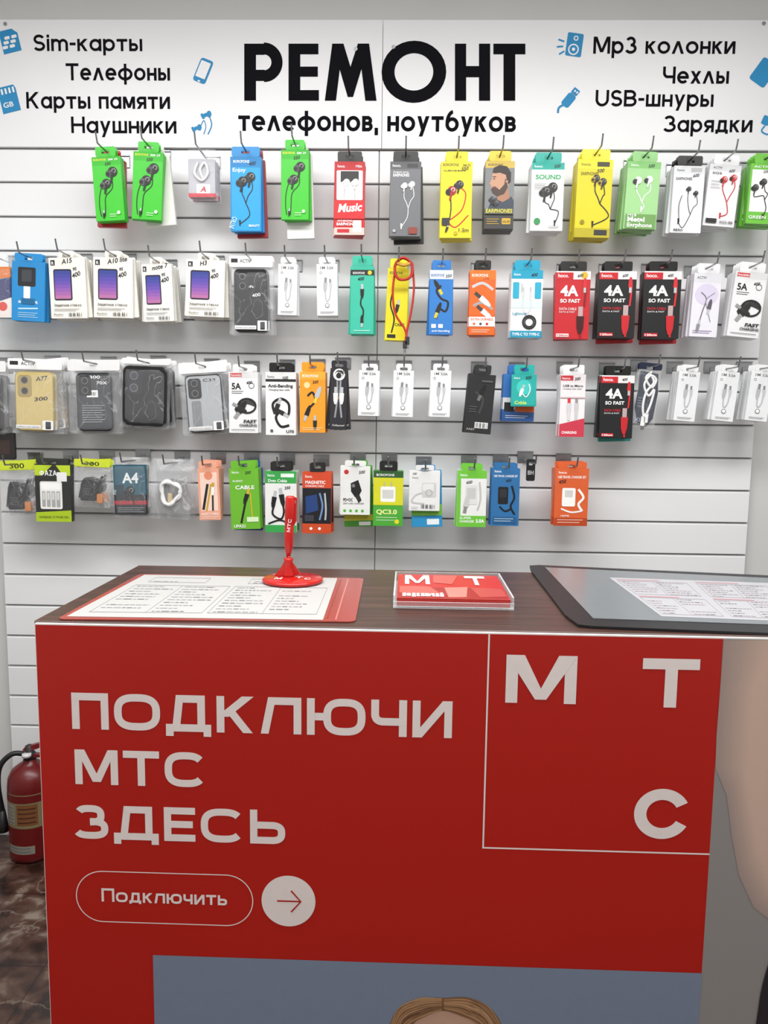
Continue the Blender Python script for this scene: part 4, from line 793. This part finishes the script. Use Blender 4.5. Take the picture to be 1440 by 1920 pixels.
pkg('charger_box', (66, 860, 133, 978), '#2c2d2b', g_fase, 'black and lime pack with white battery charger', gt('#2c2d2b', .9, 10), n=2)
bag('accessory_bag', (136, 862, 205, 952), 'clear bag with black charger and yellow tag', c_adapter, n=3, tilt=2, tabc='#d6dc30', header=hy, cname='power_adapter', top=14, jit=6)
bag('accessory_bag', (208, 858, 276, 970), 'teal and black earphone card in a clear bag', lambda b, w, a, c, y: (b.slab(rrect(-w/2, w/2, c, a, .003), 0, y+.003, M('#26262c'), .001), g_a4(D(b, -w/2, w/2, a, c, y+.0027))), n=3, cname='earphone_card', top=10, cinset=.05, tilt=-1, jit=5)
bag('accessory_bag', (282, 862, 357, 975), 'clear bag with coiled white cable', coil_fn('#ececec', .0044, None, '#c8b48a'), n=4, cname='cable', tilt=2, top=12, jit=5)
pkg(CB, (370, 864, 410, 975), '#e8a58a', g_peach, 'peach audio cable box', gt('#e8a58a', .85, 14), n=5, tilt=-2, jit=4)
pkg(CB, (429, 864, 484, 992), '#6bb52e', g_gcable, 'green audio cable box with black cable', gt('#6bb52e', .85, 14), n=4, tilt=-2, alt=('#2a4f9a', 'blue box behind green audio cable boxes'))
pkg(CB, (497, 866, 556, 998), '#e9eae8', g_data, 'white and green data cable box', gt('#222222', .65), n=4)
pkg(CB, (567, 868, 621, 1000), '#d24a28', g_magn, 'black and orange magnetic cable box', gt('#222222', .5), n=3)
pkg('charger_box', (638, 864, 694, 965), '#e6e6e4', g_car, 'white car charger box over green one', gt('#e6e6e4', .7, 10), n=3, alt=('#4f9f38', 'green and yellow car charger box', lambda d: (d.R(0, .8, 1, .9, '#d8d23a'), d.R(.5, .92, .9, .98, '#ffffff')), -.04))
pkg('charger_box', (700, 866, 756, 986), '#4aa636', g_qc, 'yellow and green wall charger box', gt('#1c1c1c', .6), n=4)
pkg('charger_box', (767, 872, 825, 958), '#e8e8e7', g_wchg, 'white wall charger box with barcode', gt('#e2e2e2', .6, 10), n=2, alt=('#2d8fc4', 'green and blue charger box', lambda d: (d.R(0, .6, 1, .8, '#7cc043'), d.R(.5, .86, .9, .96, '#e8f0f4')), -.05))
pkg('charger_box', (857, 870, 912, 988), '#eaebe8', g_gwc, 'green framed charger box with white adapter', gt('#6ec23a', .7, 12), n=4)
pkg('charger_box', (921, 868, 974, 986), '#2c6ea6', g_blc, 'blue travel charger box with black adapter', gt('#2c6ea6', .8, 10), n=3)
pkg('charger_box', (1040, 866, 1103, 986), '#d9602f', g_orc, 'orange travel charger box with white adapter', gt('#d9602f', .85, 12), n=4)
p = W(998, 868, YF); hk_ = hook(p.x, p.z, 'chrome display hook holding a black plastic tag')
b = holetab(.026, .010, -.055, .012, .004, -.002, M('#1b1b1c', .4)); d = D(b, -.012, .012, -.012, -.052, -.0022); d.T('ВН', .15, .85, .6, .3, '#d0d0d0')
obj('price_tag', b, (p.x, -.11, p.z), label='small black plastic tag hanging from an empty hook', cat='tag')
# red cable coil
p = W(757, 488, -.150)
b = MB(); RC = M('#b8241c', .5)
pts = []
for i in range(40):
    a = i*.55; pts.append((.026*math.cos(a)*(1+.08*math.sin(i)), -.003+.0035*math.sin(i*.7), -.028+.03*math.sin(a)*(1+.06*math.cos(i*1.7))))
b.tube(pts, .0032, RC, 7)
b.tube([(.026, 0, -.028), (.030, 0, -.08), (.024, 0, -.14), (.012, 0, -.20), (.008, 0, -.226)], .0032, RC, 7)
b.tube([(-.024, 0, -.03), (-.030, 0, -.09), (-.022, 0, -.15), (.004, 0, -.19), (.012, 0, -.215)], .0032, RC, 7)
for x, z in ((.007, -.226), (.014, -.215)):
    b.box(x-.006, x+.006, -.003, .003, z-.022, z, M('#2a2a2c'), .001); b.box(x-.004, x+.004, -.002, .002, z-.034, z-.022, STEEL, .0005)
b.tube([(-.018, -.004, -.012), (0, -.008, -.018), (.018, -.004, -.012)], .005, M('#c89a3c', .6), 7)
obj('charging_cable', b, (p.x, -.163, p.z), label='coiled red charging cable looped over a hook', cat='cable')
p = W(20, 806, -.1)
b = MB(); b.slab(rrect(-.045, .03, -.09, .006-.012, .006), .012, 0, M('#241f1f', .3), .002); d = D(b, -.045, .03, -.006, -.09, 0); d.R(.2, .3, .8, .8, '#3a2b26')
o = obj('phone_case_pack', b, (p.x-.02, -.1, p.z), label='dark brown phone case pack', cat='phone case', group=GRP['phone_case_pack'][1]); obj('hang_tab', holetab(.05, .010, -.0062, .02, .0012, 0, M('#241f1f', .3)), parent=o); hook(p.x-.02, p.z)

# ------------------------------------------------------------ counter
ca_ = math.radians(.4); ex = Vector((math.cos(ca_), -math.sin(ca_), 0)); ey = Vector((math.sin(ca_), math.cos(ca_), 0))
OC = Vector((0, -1.244, 0)); HC = 1.08
def cf(px, py):
    d = ray(px, py); t = (OC-CAM).dot(ey)/d.dot(ey); q = CAM+d*t-OC; return (q.dot(ex), q.z)
def ct(px, py, z=HC):
    d = ray(px, py); t = (z-CAM.z)/d.z; q = CAM+d*t-OC; return (q.dot(ex), q.dot(ey))
def cw(u, w, z): q = OC+ex*u+ey*w; return (q.x, q.y, z)
ul = cf(65, 1172)[0]; ur = .86; PZ = cf(700, 1182)[1]
dback = ct(600, 1066)[1]
cnt = obj('counter', None, OC, (0, 0, -ca_), label='shop counter with dark wood top and red printed front', cat='counter')
LAM = M('#b9b6b2', .5)
b = MB(); b.box(ul+.004, ur-.004, .008, dback-.012, .06, PZ-.004, LAM, .002); b.box(ul+.03, ur-.03, .03, dback-.04, 0, .06, M('#2a2422', .5)); obj('body', b, parent=cnt)
b = MB(); b.box(ul-.004, ur+.004, .006, dback, PZ-.003, HC, M('#452d26', .35, 0, 'wood'), .0015); obj('countertop', b, parent=cnt)
# poster
RED = M('#b41b11', .35, 0, 'paint'); PW = M('#ebe0dd', .5); GB = M('#7a879c', .4); GG = M('#908d8b', .4, 0, 'paint')
b = MB(); b.box(ul, ur, 0, .007, .05, PZ, M('#e8e4e0', .5))
def fr(pts, mat, l): b.poly([cf(*p) for p in pts], -.0003*l, mat)
uR = cf(1343, 1400)[0]
b.poly([(ul+.001, .052), (uR, .052), (uR, PZ-.002), (ul+.001, PZ-.002)], -.0003, RED)
b.poly([(uR, .052), (ur, .052), (ur, PZ-.002), (uR, PZ-.002)], -.0003, GG)
def ptx(t, x0, y0, x1, y1, cap, w, gap=.12, mat=PW):
    a = cf(x0, y0); c = cf(x1, y1); h = cf(x0, y0-cap)[1]-a[1]
    swrite(b, t, a[0], c[0], (a[1]+c[1])/2, h, -.0006, mat, w, 2.8, False, gap)
ptx('ПОДКЛЮЧИ', 136, 1368, 847, 1382, 68, .205); ptx('МТС', 142, 1472, 388, 1474, 65, .205); ptx('ЗДЕСЬ', 141, 1575, 535, 1579, 63, .205)
ptx('Подключить', 191, 1691, 426, 1696, 25, .165, .10)
l0 = cf(918, 1185); l1 = cf(905, 1588); l2 = cf(1330, 1602); lw = .0026; lx = (l0[0]+l1[0])/2; lz = (l1[1]+l2[1])/2
b.poly([(lx-lw/2, lz+lw/2), (lx+lw/2, lz+lw/2), (lx+lw/2, PZ-.002), (lx-lw/2, PZ-.002)], -.0009, PW)
b.poly([(lx-lw/2, lz-lw/2), (uR, lz-lw/2), (uR, lz+lw/2), (lx-lw/2, lz+lw/2)], -.0009, PW)
mx0, mz0 = cf(947, 1317); mx1, mz1 = cf(1083, 1230); mw = mx1-mx0; mh = mz1-mz0
def mp(pts, l=3): b.poly([(mx0+x*mw, mz0+z*mh) for x, z in pts], -.0003*l, PW)
mp([(0, 0), (.17, 0), (.17, 1), (0, 1)]); mp([(.83, 0), (1, 0), (1, 1), (.83, 1)]); mp([(0, 1), (.26, 1), (.58, .08), (.42, .08)], 3.3); mp([(1, 1), (.74, 1), (.42, .08), (.58, .08)], 3.6)
tx0, tz0 = cf(1201, 1325); tx1, tz1 = cf(1313, 1236); tw_ = tx1-tx0; t_h = tz1-tz0
b.poly([(tx0, tz1), (tx1, tz1), (tx1, tz1-t_h*.22), (tx0, tz1-t_h*.22)], -.0009, PW); b.poly([(tx0+tw_*.4, tz0), (tx0+tw_*.62, tz0), (tx0+tw_*.62, tz1), (tx0+tw_*.4, tz1)], -.0010, PW)
cx0, cz0 = cf(1186, 1571); cx1, cz1 = cf(1297, 1480); rr = (cz1-cz0)/2; b.arc((cx0+cx1)/2, (cz0+cz1)/2, rr, rr*.56, 28, 332, -.0009, PW, 44, (cx1-cx0)/2/rr)
q0 = cf(143, 1684); q1 = cf(475, 1684); qh = (cf(308, 1636)[1]-cf(308, 1732)[1])/2; zc = cf(308, 1684)[1]
o_ = rrect(q0[0], q1[0], zc-qh, zc+qh, qh, 12); i_ = rrect(q0[0]+.0016, q1[0]-.0016, zc-qh+.0016, zc+qh-.0016, qh-.0016, 12); n = len(o_)
b.add([(p[0], -.0009, p[1]) for p in o_]+[(p[0], -.0009, p[1]) for p in i_], [(k, (k+1) % n, n+(k+1) % n, n+k) for k in range(n)], PW)
c_ = cf(541, 1689); r_ = (cf(592, 1689)[0]-cf(491, 1689)[0])/2; b.disc(c_[0], c_[1], r_, r_, -.0009, PW, 48)
b.ribbon([(c_[0]-r_*.42, c_[1]), (c_[0]+r_*.45, c_[1])], .0026, -.0013, RED, False); b.ribbon([(c_[0]+r_*.1, c_[1]+r_*.42), (c_[0]+r_*.46, c_[1]), (c_[0]+r_*.1, c_[1]-r_*.42)], .0026, -.0016, RED, False)
g0 = cf(287, 1792); g1 = cf(1314, 1822); gz = (g0[1]+g1[1])/2
b.poly([(g0[0], .052), (uR, .052), (uR, gz), (g0[0], gz)], -.0009, GB)
SK2 = M('#a07e6c', .5, 0, 'paint')
def fp(pts, mat, l): b.poly([cf(*p) for p in smooth(pts+[pts[0]], 5)[:-1]], -.0003*l, mat)
fp([(700, 2050), (728, 1930), (748, 1890), (790, 1873), (835, 1870), (885, 1877), (925, 1895), (950, 1950), (965, 2060), (950, 2200), (720, 2200)], M('#86603f', .6), 4)
fp([(752, 2050), (762, 1950), (787, 1908), (838, 1894), (884, 1908), (912, 1950), (916, 2050), (880, 2140), (835, 2170), (790, 2140)], M('#c69f88', .5, 0, 'paint'), 5)
hc = ['#9c7450', '#8a6343', '#ab8460', '#7e5a3d', '#b8926c', '#94704e', '#74523a']; rh = random.Random(3)
for i in range(90):
    side = -1 if i % 2 else 1; k = (i//2)/44
    y0_ = 1871+k*20; xe = 838+side*(120-34*k)
    b.ribbon([cf(830+side*2, y0_), cf(832+side*(48-14*k), y0_+1+10*k+rh.uniform(-3, 3)), cf(832+side*(88-14*k), y0_+22+14*k+rh.uniform(-4, 4)), cf(xe-8*side+rh.uniform(-3, 3), 1960+20*k), cf(xe, 2080)], rh.uniform(.0009, .0022), -.0018-.000015*i, M(hc[rh.randrange(7)], .55))
for x in (800, 872):
    fp([(x-18, 2010), (x, 2003), (x+18, 2010), (x, 2016)], M('#f0ece8'), 12); fp([(x-6, 2010), (x, 2004), (x+6, 2010), (x, 2016)], M('#3a2a22'), 13); fp([(x-22, 1990), (x, 1982), (x+22, 1988), (x, 1986)], M('#6b4a38', .6), 12)
fp([(805, 2105), (835, 2100), (866, 2105), (835, 2114)], M('#a5504a'), 12); fp([(828, 2060), (836, 2030), (845, 2060), (836, 2066)], SK2, 12)
base = [(1357, 1200), (1350, 1290), (1343, 1380), (1341, 1440), (1362, 1490), (1372, 1570), (1385, 1640), (1412, 1700), (1440, 1722), (1500, 1728)]
def mixh(a, c, t): A_ = [int(a[i:i+2], 16) for i in (1, 3, 5)]; C2 = [int(c[i:i+2], 16) for i in (1, 3, 5)]; return '#%02x%02x%02x' % tuple(round(A_[i]+(C2[i]-A_[i])*t) for i in range(3))
NB = 16
for i in range(NB):
    sh = i*4.0
    pts = [(x+sh*(1.0 if y < 1460 else .6), y-(sh*.7 if y > 1460 else 0)) for x, y in base]
    pts[0] = (pts[0][0]+i*2, 1200)
    fr(pts+[(1510, 1200)], M(mixh('#a3918a', '#cdb0a0', i/(NB-1)), .5, 0, 'paint'), 3+i*.12)
fp([(1452, 1775), (1434, 1825), (1421, 1890), (1416, 1990), (1500, 1990), (1500, 1730)], M('#242127', .5), 6)
obj('front_panel', b, parent=cnt, label='red printed front panel with white lettering and logo')

# ------------------------------------------------------------ things on the counter
RZ = (0, 0, -ca_)
def onct(name, mb, u, w, z, **k): return obj(name, mb, cw(u, w, z), k.pop('rot', RZ), **k)
def flat(mb, pts, z, mat): mb.add([(p[0], p[1], z) for p in pts], [tuple(range(len(pts)))], mat)
def plate(mb, pts, z0, z1, mat):
    n = len(pts); mb.add([(p[0], p[1], z0) for p in pts]+[(p[0], p[1], z1) for p in pts], [tuple(reversed(range(n))), tuple(range(n, 2*n))]+[(i, (i+1) % n, n+(i+1) % n, n+i) for i in range(n)], mat)
A, B_ = ct(106, 1163), ct(666, 1168)
C_ = ct(682, 1086); D_ = ct(262, 1078)
oc = ((A[0]+B_[0]+C_[0]+D_[0])/4, (A[1]+B_[1]+C_[1]+D_[1])/4)
loc_ = lambda q: (q[0]-oc[0], q[1]-oc[1])
def bil(Q, u, v):
    A, B, C, D_ = Q; return ((A[0]*(1-u)+B[0]*u)*(1-v)+(D_[0]*(1-u)+C[0]*u)*v, (A[1]*(1-u)+B[1]*u)*(1-v)+(D_[1]*(1-u)+C[1]*u)*v)
def qd(mb, Q, u0, v0, u1, v1, z, mat): flat(mb, [bil(Q, u0, v0), bil(Q, u1, v0), bil(Q, u1, v1), bil(Q, u0, v1)], z, mat)
b = MB(); Q = [loc_(x) for x in (A, B_, C_, D_)]
plate(b, [bil(Q, *p) for p in rrect(0, 1, 0, 1, .03)], 0, .0016, M('#9c433c', .22))
qd(b, Q, .93, .03, .935, .97, .0018, M('#c77b72', .3)); qd(b, Q, .90, .05, .905, .95, .0018, M('#8a3630', .3))
fo = onct('document_folder', b, oc[0], oc[1], HC+.0006, label='red translucent plastic folder lying on the countertop', cat='folder')
b = MB(); PAP = M('#b4b3b1', .5, 0, 'paint'); INK = M('#8a8a8e', .6); INK2 = M('#68686d', .6)
plate(b, [bil(Q, .02, .04), bil(Q, .89, .02), bil(Q, .885, .98), bil(Q, .03, .97)], .0018, .0024, PAP)
def form(mb, Q, u0, u1, v0, v1, z, cols=4, rows=9, seed=5, thin=.2, i1=None, i2=None):
    rn = random.Random(seed); du = (u1-u0)/cols; dv = (v1-v0)/rows
    for c in range(cols):
        for r in range(rows):
            uu = u0+c*du+du*.08; vv = v0+r*dv
            if rn.random() < .15: continue
            e = uu+du*rn.uniform(.35, .84)
            while uu < e:
                wl = du*rn.uniform(.05, .16); qd(mb, Q, uu, vv+dv*.3, min(uu+wl, e), vv+dv*(.3+thin), z, (i1 or INK) if rn.random() < .7 else (i2 or INK2)); uu += wl+du*.025
    for c in range(cols+1): q = .0009; qd(mb, Q, u0+c*du-q, v0, u0+c*du+q, v1, z+.00005, i1 or INK)
    for vv in (v0, v1): qd(mb, Q, u0, vv-.003, u1, vv+.003, z+.0001, i1 or INK)
form(b, Q, .07, .46, .12, .70, .0027, 2, 10, 1, .26); form(b, Q, .48, .86, .12, .70, .0027, 2, 10, 2, .26)
form(b, Q, .1, .34, .78, .90, .0027, 1, 3, 7, .3); form(b, Q, .52, .78, .78, .90, .0027, 1, 3, 8, .3)
obj('form_sheet', b, parent=fo, label='white printed form sheet')
ocu, ocw = ct(1082, 1178)
plf = [ct(1084, 1176), ct(1110, 1179), ct(1640, 1200), ct(1600, 1090), ct(1010, 1063), ct(993, 1064), ct(995, 1072), ct(1060, 1158)]
plf = [(p[0]-ocu, p[1]-ocw) for p in plf]
b = MB(); plate(b, plf, 0, .004, M('#17171a', .4))
dp = onct('desk_pad', b, ocu, ocw, HC+.0006, label='black desk pad with grey cover and printed price sheets', cat='desk pad')
b = MB(); inn = [(p[0]-ocu, p[1]-ocw) for p in (ct(1112, 1165), ct(1640, 1184), ct(1600, 1096), ct(1022, 1068))]
plate(b, inn, .0041, .0048, M('#757a7e', .2)); obj('pad_cover', b, parent=dp)
Qp = [(p[0]-ocu, p[1]-ocw) for p in (ct(1240, 1162), ct(1640, 1178), ct(1600, 1104), ct(1142, 1088))]
b = MB(); plate(b, Qp, .0049, .0054, M('#b2b2b7', .3, 0, 'paint'))
RI = M('#b27a82', .5); I3 = M('#93868b', .5)
for k in range(3): form(b, Qp, .02+k*.33, .31+k*.33, .05, .44, .0056, 2, 7, 4+k, .3, I3); form(b, Qp, .02+k*.33, .31+k*.33, .52, .90, .0056, 2, 7, 14+k, .3, I3); qd(b, Qp, .02+k*.33, .455, .2+k*.33, .475, .0056, RI); qd(b, Qp, .02+k*.33, .93, .2+k*.33, .95, .0056, RI)
obj('price_sheet', b, parent=dp, label='white sheet with pale printed tables')
# pen stand
bc = ct(549, 1094); br_ = (ct(605, 1096)[0]-ct(490, 1096)[0])/2
PR = M('#b81c18', .2)
b = MB(); b.lathe([(br_*.97, 0), (br_, .0015), (br_, .005), (br_*.95, .0072), (br_*.3, .0078), (.001, .0078)], PR, 48)
for t, u, w_, a in (('М', -.034, -.022, -6), ('Т', .006, -.010, 0), ('С', .026, -.022, 6)):
    b.text(t, u, u+.014, w_, .016, .0084, M('#f0e8e6'), .03, 'H', 0, a, top=True, w=.16)
pz = .0078
nx = -.014
stand = onct('pen_stand', b, bc[0], bc[1], HC+.0006+.0024+.0016, label='red promotional pen stand with round base', cat='pen stand', rot=RZ)
b = MB(); b.lathe([(.012, 0), (.011, .004), (.008, .02), (.0085, .03), (.010, .036), (.006, .038)], PR, 24, (nx+.004, .010, pz))
def leaf(pts, y0, y1): b.slab(smooth(pts+[pts[0]], 4)[:-1], y1, y0, PR, .0006)
leaf([(nx-.024, pz+.001), (nx-.008, pz+.001), (nx+.004, pz+.016), (nx+.010, pz+.036), (nx+.002, pz+.040), (nx-.010, pz+.020)], .005, .010)
leaf([(nx+.004, pz+.001), (nx+.024, pz+.003), (nx+.022, pz+.013), (nx+.010, pz+.030), (nx+.002, pz+.034)], .011, .016)
obj('pen_socket', b, parent=stand)
dd = ray(543, 930); base_w = Vector(cw(bc[0]+nx+.004, bc[1]+.010, HC)); tt = (base_w.y-CAM.y)/dd.y; tip = CAM+dd*tt
b = MB(); Lp = tip.z-(HC+.0045+pz+.038+.012)
b.lathe([(.0035, -.012), (.006, -.002), (.0088, .012), (.0094, .05), (.0088, .052), (.0094, .054), (.0100, Lp-.03), (.0096, Lp-.004), (.0074, Lp-.0005), (.001, Lp)], PR, 20)
b.slab([(.0070, Lp-.058), (.0102, Lp-.058), (.0138, Lp-.05), (.0136, Lp-.004), (.007, Lp-.001), (.007, Lp-.007), (.0106, Lp-.009)], .0018, -.0018, PR, .0002)
b.text('МТС', .0030, .030, Lp*.36, .0066, -.0101, M('#f2e6e4'), .03, 'H', 0, 84, w=.18)
pen = obj('pen', b, cw(bc[0]+nx+.004, bc[1]+.010, HC+.0045+pz+.0385+.012), (0, math.radians(2.0), -ca_), label='red ballpoint pen with white lettering standing in holder', cat='pen')
# acrylic card holder
h0, h1 = ct(737, 1141), ct(962, 1142); hb0 = ct(748, 1092)
hw = h1[0]-h0[0]; hd = hb0[1]-h0[1]; hh = .022
b = MB()
def bx(x0, x1, y0, y1, z0, z1, m=ACR, c=.0006): b.box(x0, x1, y0, y1, z0, z1, m, c)
bx(0, hw, 0, hd, 0, .003); bx(0, hw, 0, .003, .003, .012); bx(0, .003, .003, hd-.003, .003, hh); bx(hw-.003, hw, .003, hd-.003, .003, hh); bx(0, hw, hd-.003, hd, .003, hh)
ch = onct('card_holder', b, h0[0], h0[1], HC+.0006, label='clear acrylic card holder on the countertop', cat='card holder')
CR = M('#b8241c', .35)
for k in range(5):
    b = MB(); x0, x1, y0, y1 = .006+.0006*(k % 2), hw-.006, .006, hd-.006
    b.box(x0, x1, y0, y1, 0, .0026, CR, .0003)
    if k == 4:
        w_ = x1-x0; h_ = y1-y0; WM = M('#f2e9e6')
        # big М and Т drawn as flat shapes on the card
        ax, aw, ay, ah = x0+w_*.07, w_*.24, y0+h_*.54, h_*.40
        for q, P in enumerate(([(0, 0), (.17, 0), (.17, 1), (0, 1)], [(.83, 0), (1, 0), (1, 1), (.83, 1)], [(0, 1), (.24, 1), (.57, .1), (.43, .1)], [(1, 1), (.76, 1), (.43, .1), (.57, .1)])):
            flat(b, [(ax+u*aw, ay+v*ah) for u, v in P], .0034+.0001*q, WM)
        ax, aw = x0+w_*.66, w_*.20
        flat(b, [(ax, ay+ah*.76), (ax+aw, ay+ah*.76), (ax+aw, ay+ah), (ax, ay+ah)], .0034, WM); flat(b, [(ax+aw*.4, ay), (ax+aw*.6, ay), (ax+aw*.6, ay+ah), (ax+aw*.4, ay+ah)], .0035, WM)
        flat(b, [(x0+.002, y0+.001), (x1-.002, y0+.001), (x1-.002, y0+h_*.42), (x0+.002, y0+h_*.42)], .0028, M('#9c1b16', .35))
        shards = [((.02, .46), (.30, .46), (.42, .10), (.02, .20), '#c05a50'), ((.44, .42), (.66, .46), (.62, .06), (.46, .04), '#cf7d72'), ((.68, .44), (.98, .40), (.98, .10), (.74, .06), '#b3443b'), ((.36, .96), (.60, .96), (.52, .56), (.34, .62), '#c8564c')]
        for q, (p1, p2, p3, p4, c) in enumerate(shards): flat(b, [(x0+w_*u, y0+h_*v) for u, v in (p1, p2, p3, p4)], .0029+.00008*q, M(c, .35))
        b.text('ПОДКЛЮЧАЙ', x0+w_*.05, x0+w_*.42, y0+h_*.05, h_*.12, .0034, WM, .02, 'H', top=True, w=.16)
    onct('promo_card', b, h0[0], h0[1], HC+.0006+.0034+.0029*k, label='red glossy promotional card stacked in the clear holder', cat='card', group='promotional cards in the acrylic holder')

# ------------------------------------------------------------ fire extinguisher
pe = W(61, 1540, -.085); R = .070
FR = M('#640d0f', .34)
b = MB(); b.lathe([(R*.85, 0), (R*.98, .006), (R, .02), (R, .240), (R*.96, .265), (R*.8, .288), (R*.5, .304), (.022, .310), (.02, .320)], FR, 48)
ext = obj('fire_extinguisher', b, (pe.x, -.085, 0), label='red fire extinguisher with paper label standing on floor', cat='fire extinguisher')
def curved(mb, a0, a1, z0, z1, r, mat, n=14):
    vs = []
    for i in range(n+1):
        a = math.radians(a0+(a1-a0)*i/n); vs += [(r*math.cos(a), r*math.sin(a), z0), (r*math.cos(a), r*math.sin(a), z1)]
    mb.add(vs, [(2*i, 2*i+2, 2*i+3, 2*i+1) for i in range(n)], mat, True)
b = MB(); curved(b, 215, 320, .12, .23, R+.0006, M('#7c7050', .6)); curved(b, 215, 320, .203, .227, R+.001, M('#640d0f', .4)); curved(b, 218, 252, .13, .198, R+.001, M('#857f70', .6)); curved(b, 258, 310, .13, .198, R+.001, M('#744824', .6))  # muted beige, grey and brown label blocks
for i in range(5): curved(b, 221, 249, .136+i*.012, .139+i*.012, R+.0014, INK2)
for i in range(4): curved(b, 262, 305, .138+i*.015, .142+i*.015, R+.0014, M('#4a2016', .5))
obj('label_wrap', b, parent=ext, label='muted beige instruction label')
b = MB(); curved(b, 222, 300, .035, .062, R+.0006, M('#857f70', .6))
for i in range(2): curved(b, 226, 290, .041+i*.011, .045+i*.011, R+.0010, INK2)
obj('inspection_sticker', b, parent=ext, label='small pale inspection sticker')
b = MB(); b.lathe([(.018, .318), (.018, .340), (.013, .345), (.013, .363), (.006, .367)], M('#2a2a2c', .4), 20); b.lathe([(.001, 0), (.014, 0), (.014, .01), (.001, .01)], M('#d8d8d8', .3), 20, (.0, -.02, .335)); obj('valve', b, parent=ext)
b = MB(); b.slab([(-.02, .350), (-.012, .360), (.085, .390), (.09, .382), (.0, .345)], .009, -.009, M('#6f1012', .35), .001); b.slab([(-.01, .337), (.08, .340), (.085, .332), (-.01, .325)], .009, -.009, M('#6f1012', .35), .001); obj('handle', b, parent=ext)
b = MB(); b.tube([(-.016, 0, .335), (-.05, -.015, .34), (-.082, -.03, .305), (-.088, -.035, .24), (-.086, -.02, .15)], .0085, M('#161618', .5), 10); b.lathe([(.009, 0), (.016, -.05), (.018, -.07)][::-1], M('#161618', .5), 16, (-.086, -.02, .155)); obj('hose', b, parent=ext)

# ------------------------------------------------------------ lights
def area(name, loc, rot, sx, sy, e, col=(1, 1, 1)):
    l = bpy.data.lights.new(name, 'AREA'); l.shape = 'RECTANGLE'; l.size = sx; l.size_y = sy; l.energy = e; l.color = col
    o = bpy.data.objects.new(name, l); sc.collection.objects.link(o); o.location = loc; o.rotation_euler = rot
area('ceiling_light', (-.1, -1.35, 2.78), (0, 0, 0), 3.0, .5, 74, (1, .995, .985))
area('ceiling_light_rear', (.1, -3.1, 2.78), (0, 0, 0), 2.6, .5, 38, (1, .98, .96))
w = bpy.data.worlds.new('world'); sc.world = w; w.use_nodes = True
w.node_tree.nodes['Background'].inputs[0].default_value = (1, 1, 1, 1); w.node_tree.nodes['Background'].inputs[1].default_value = .25
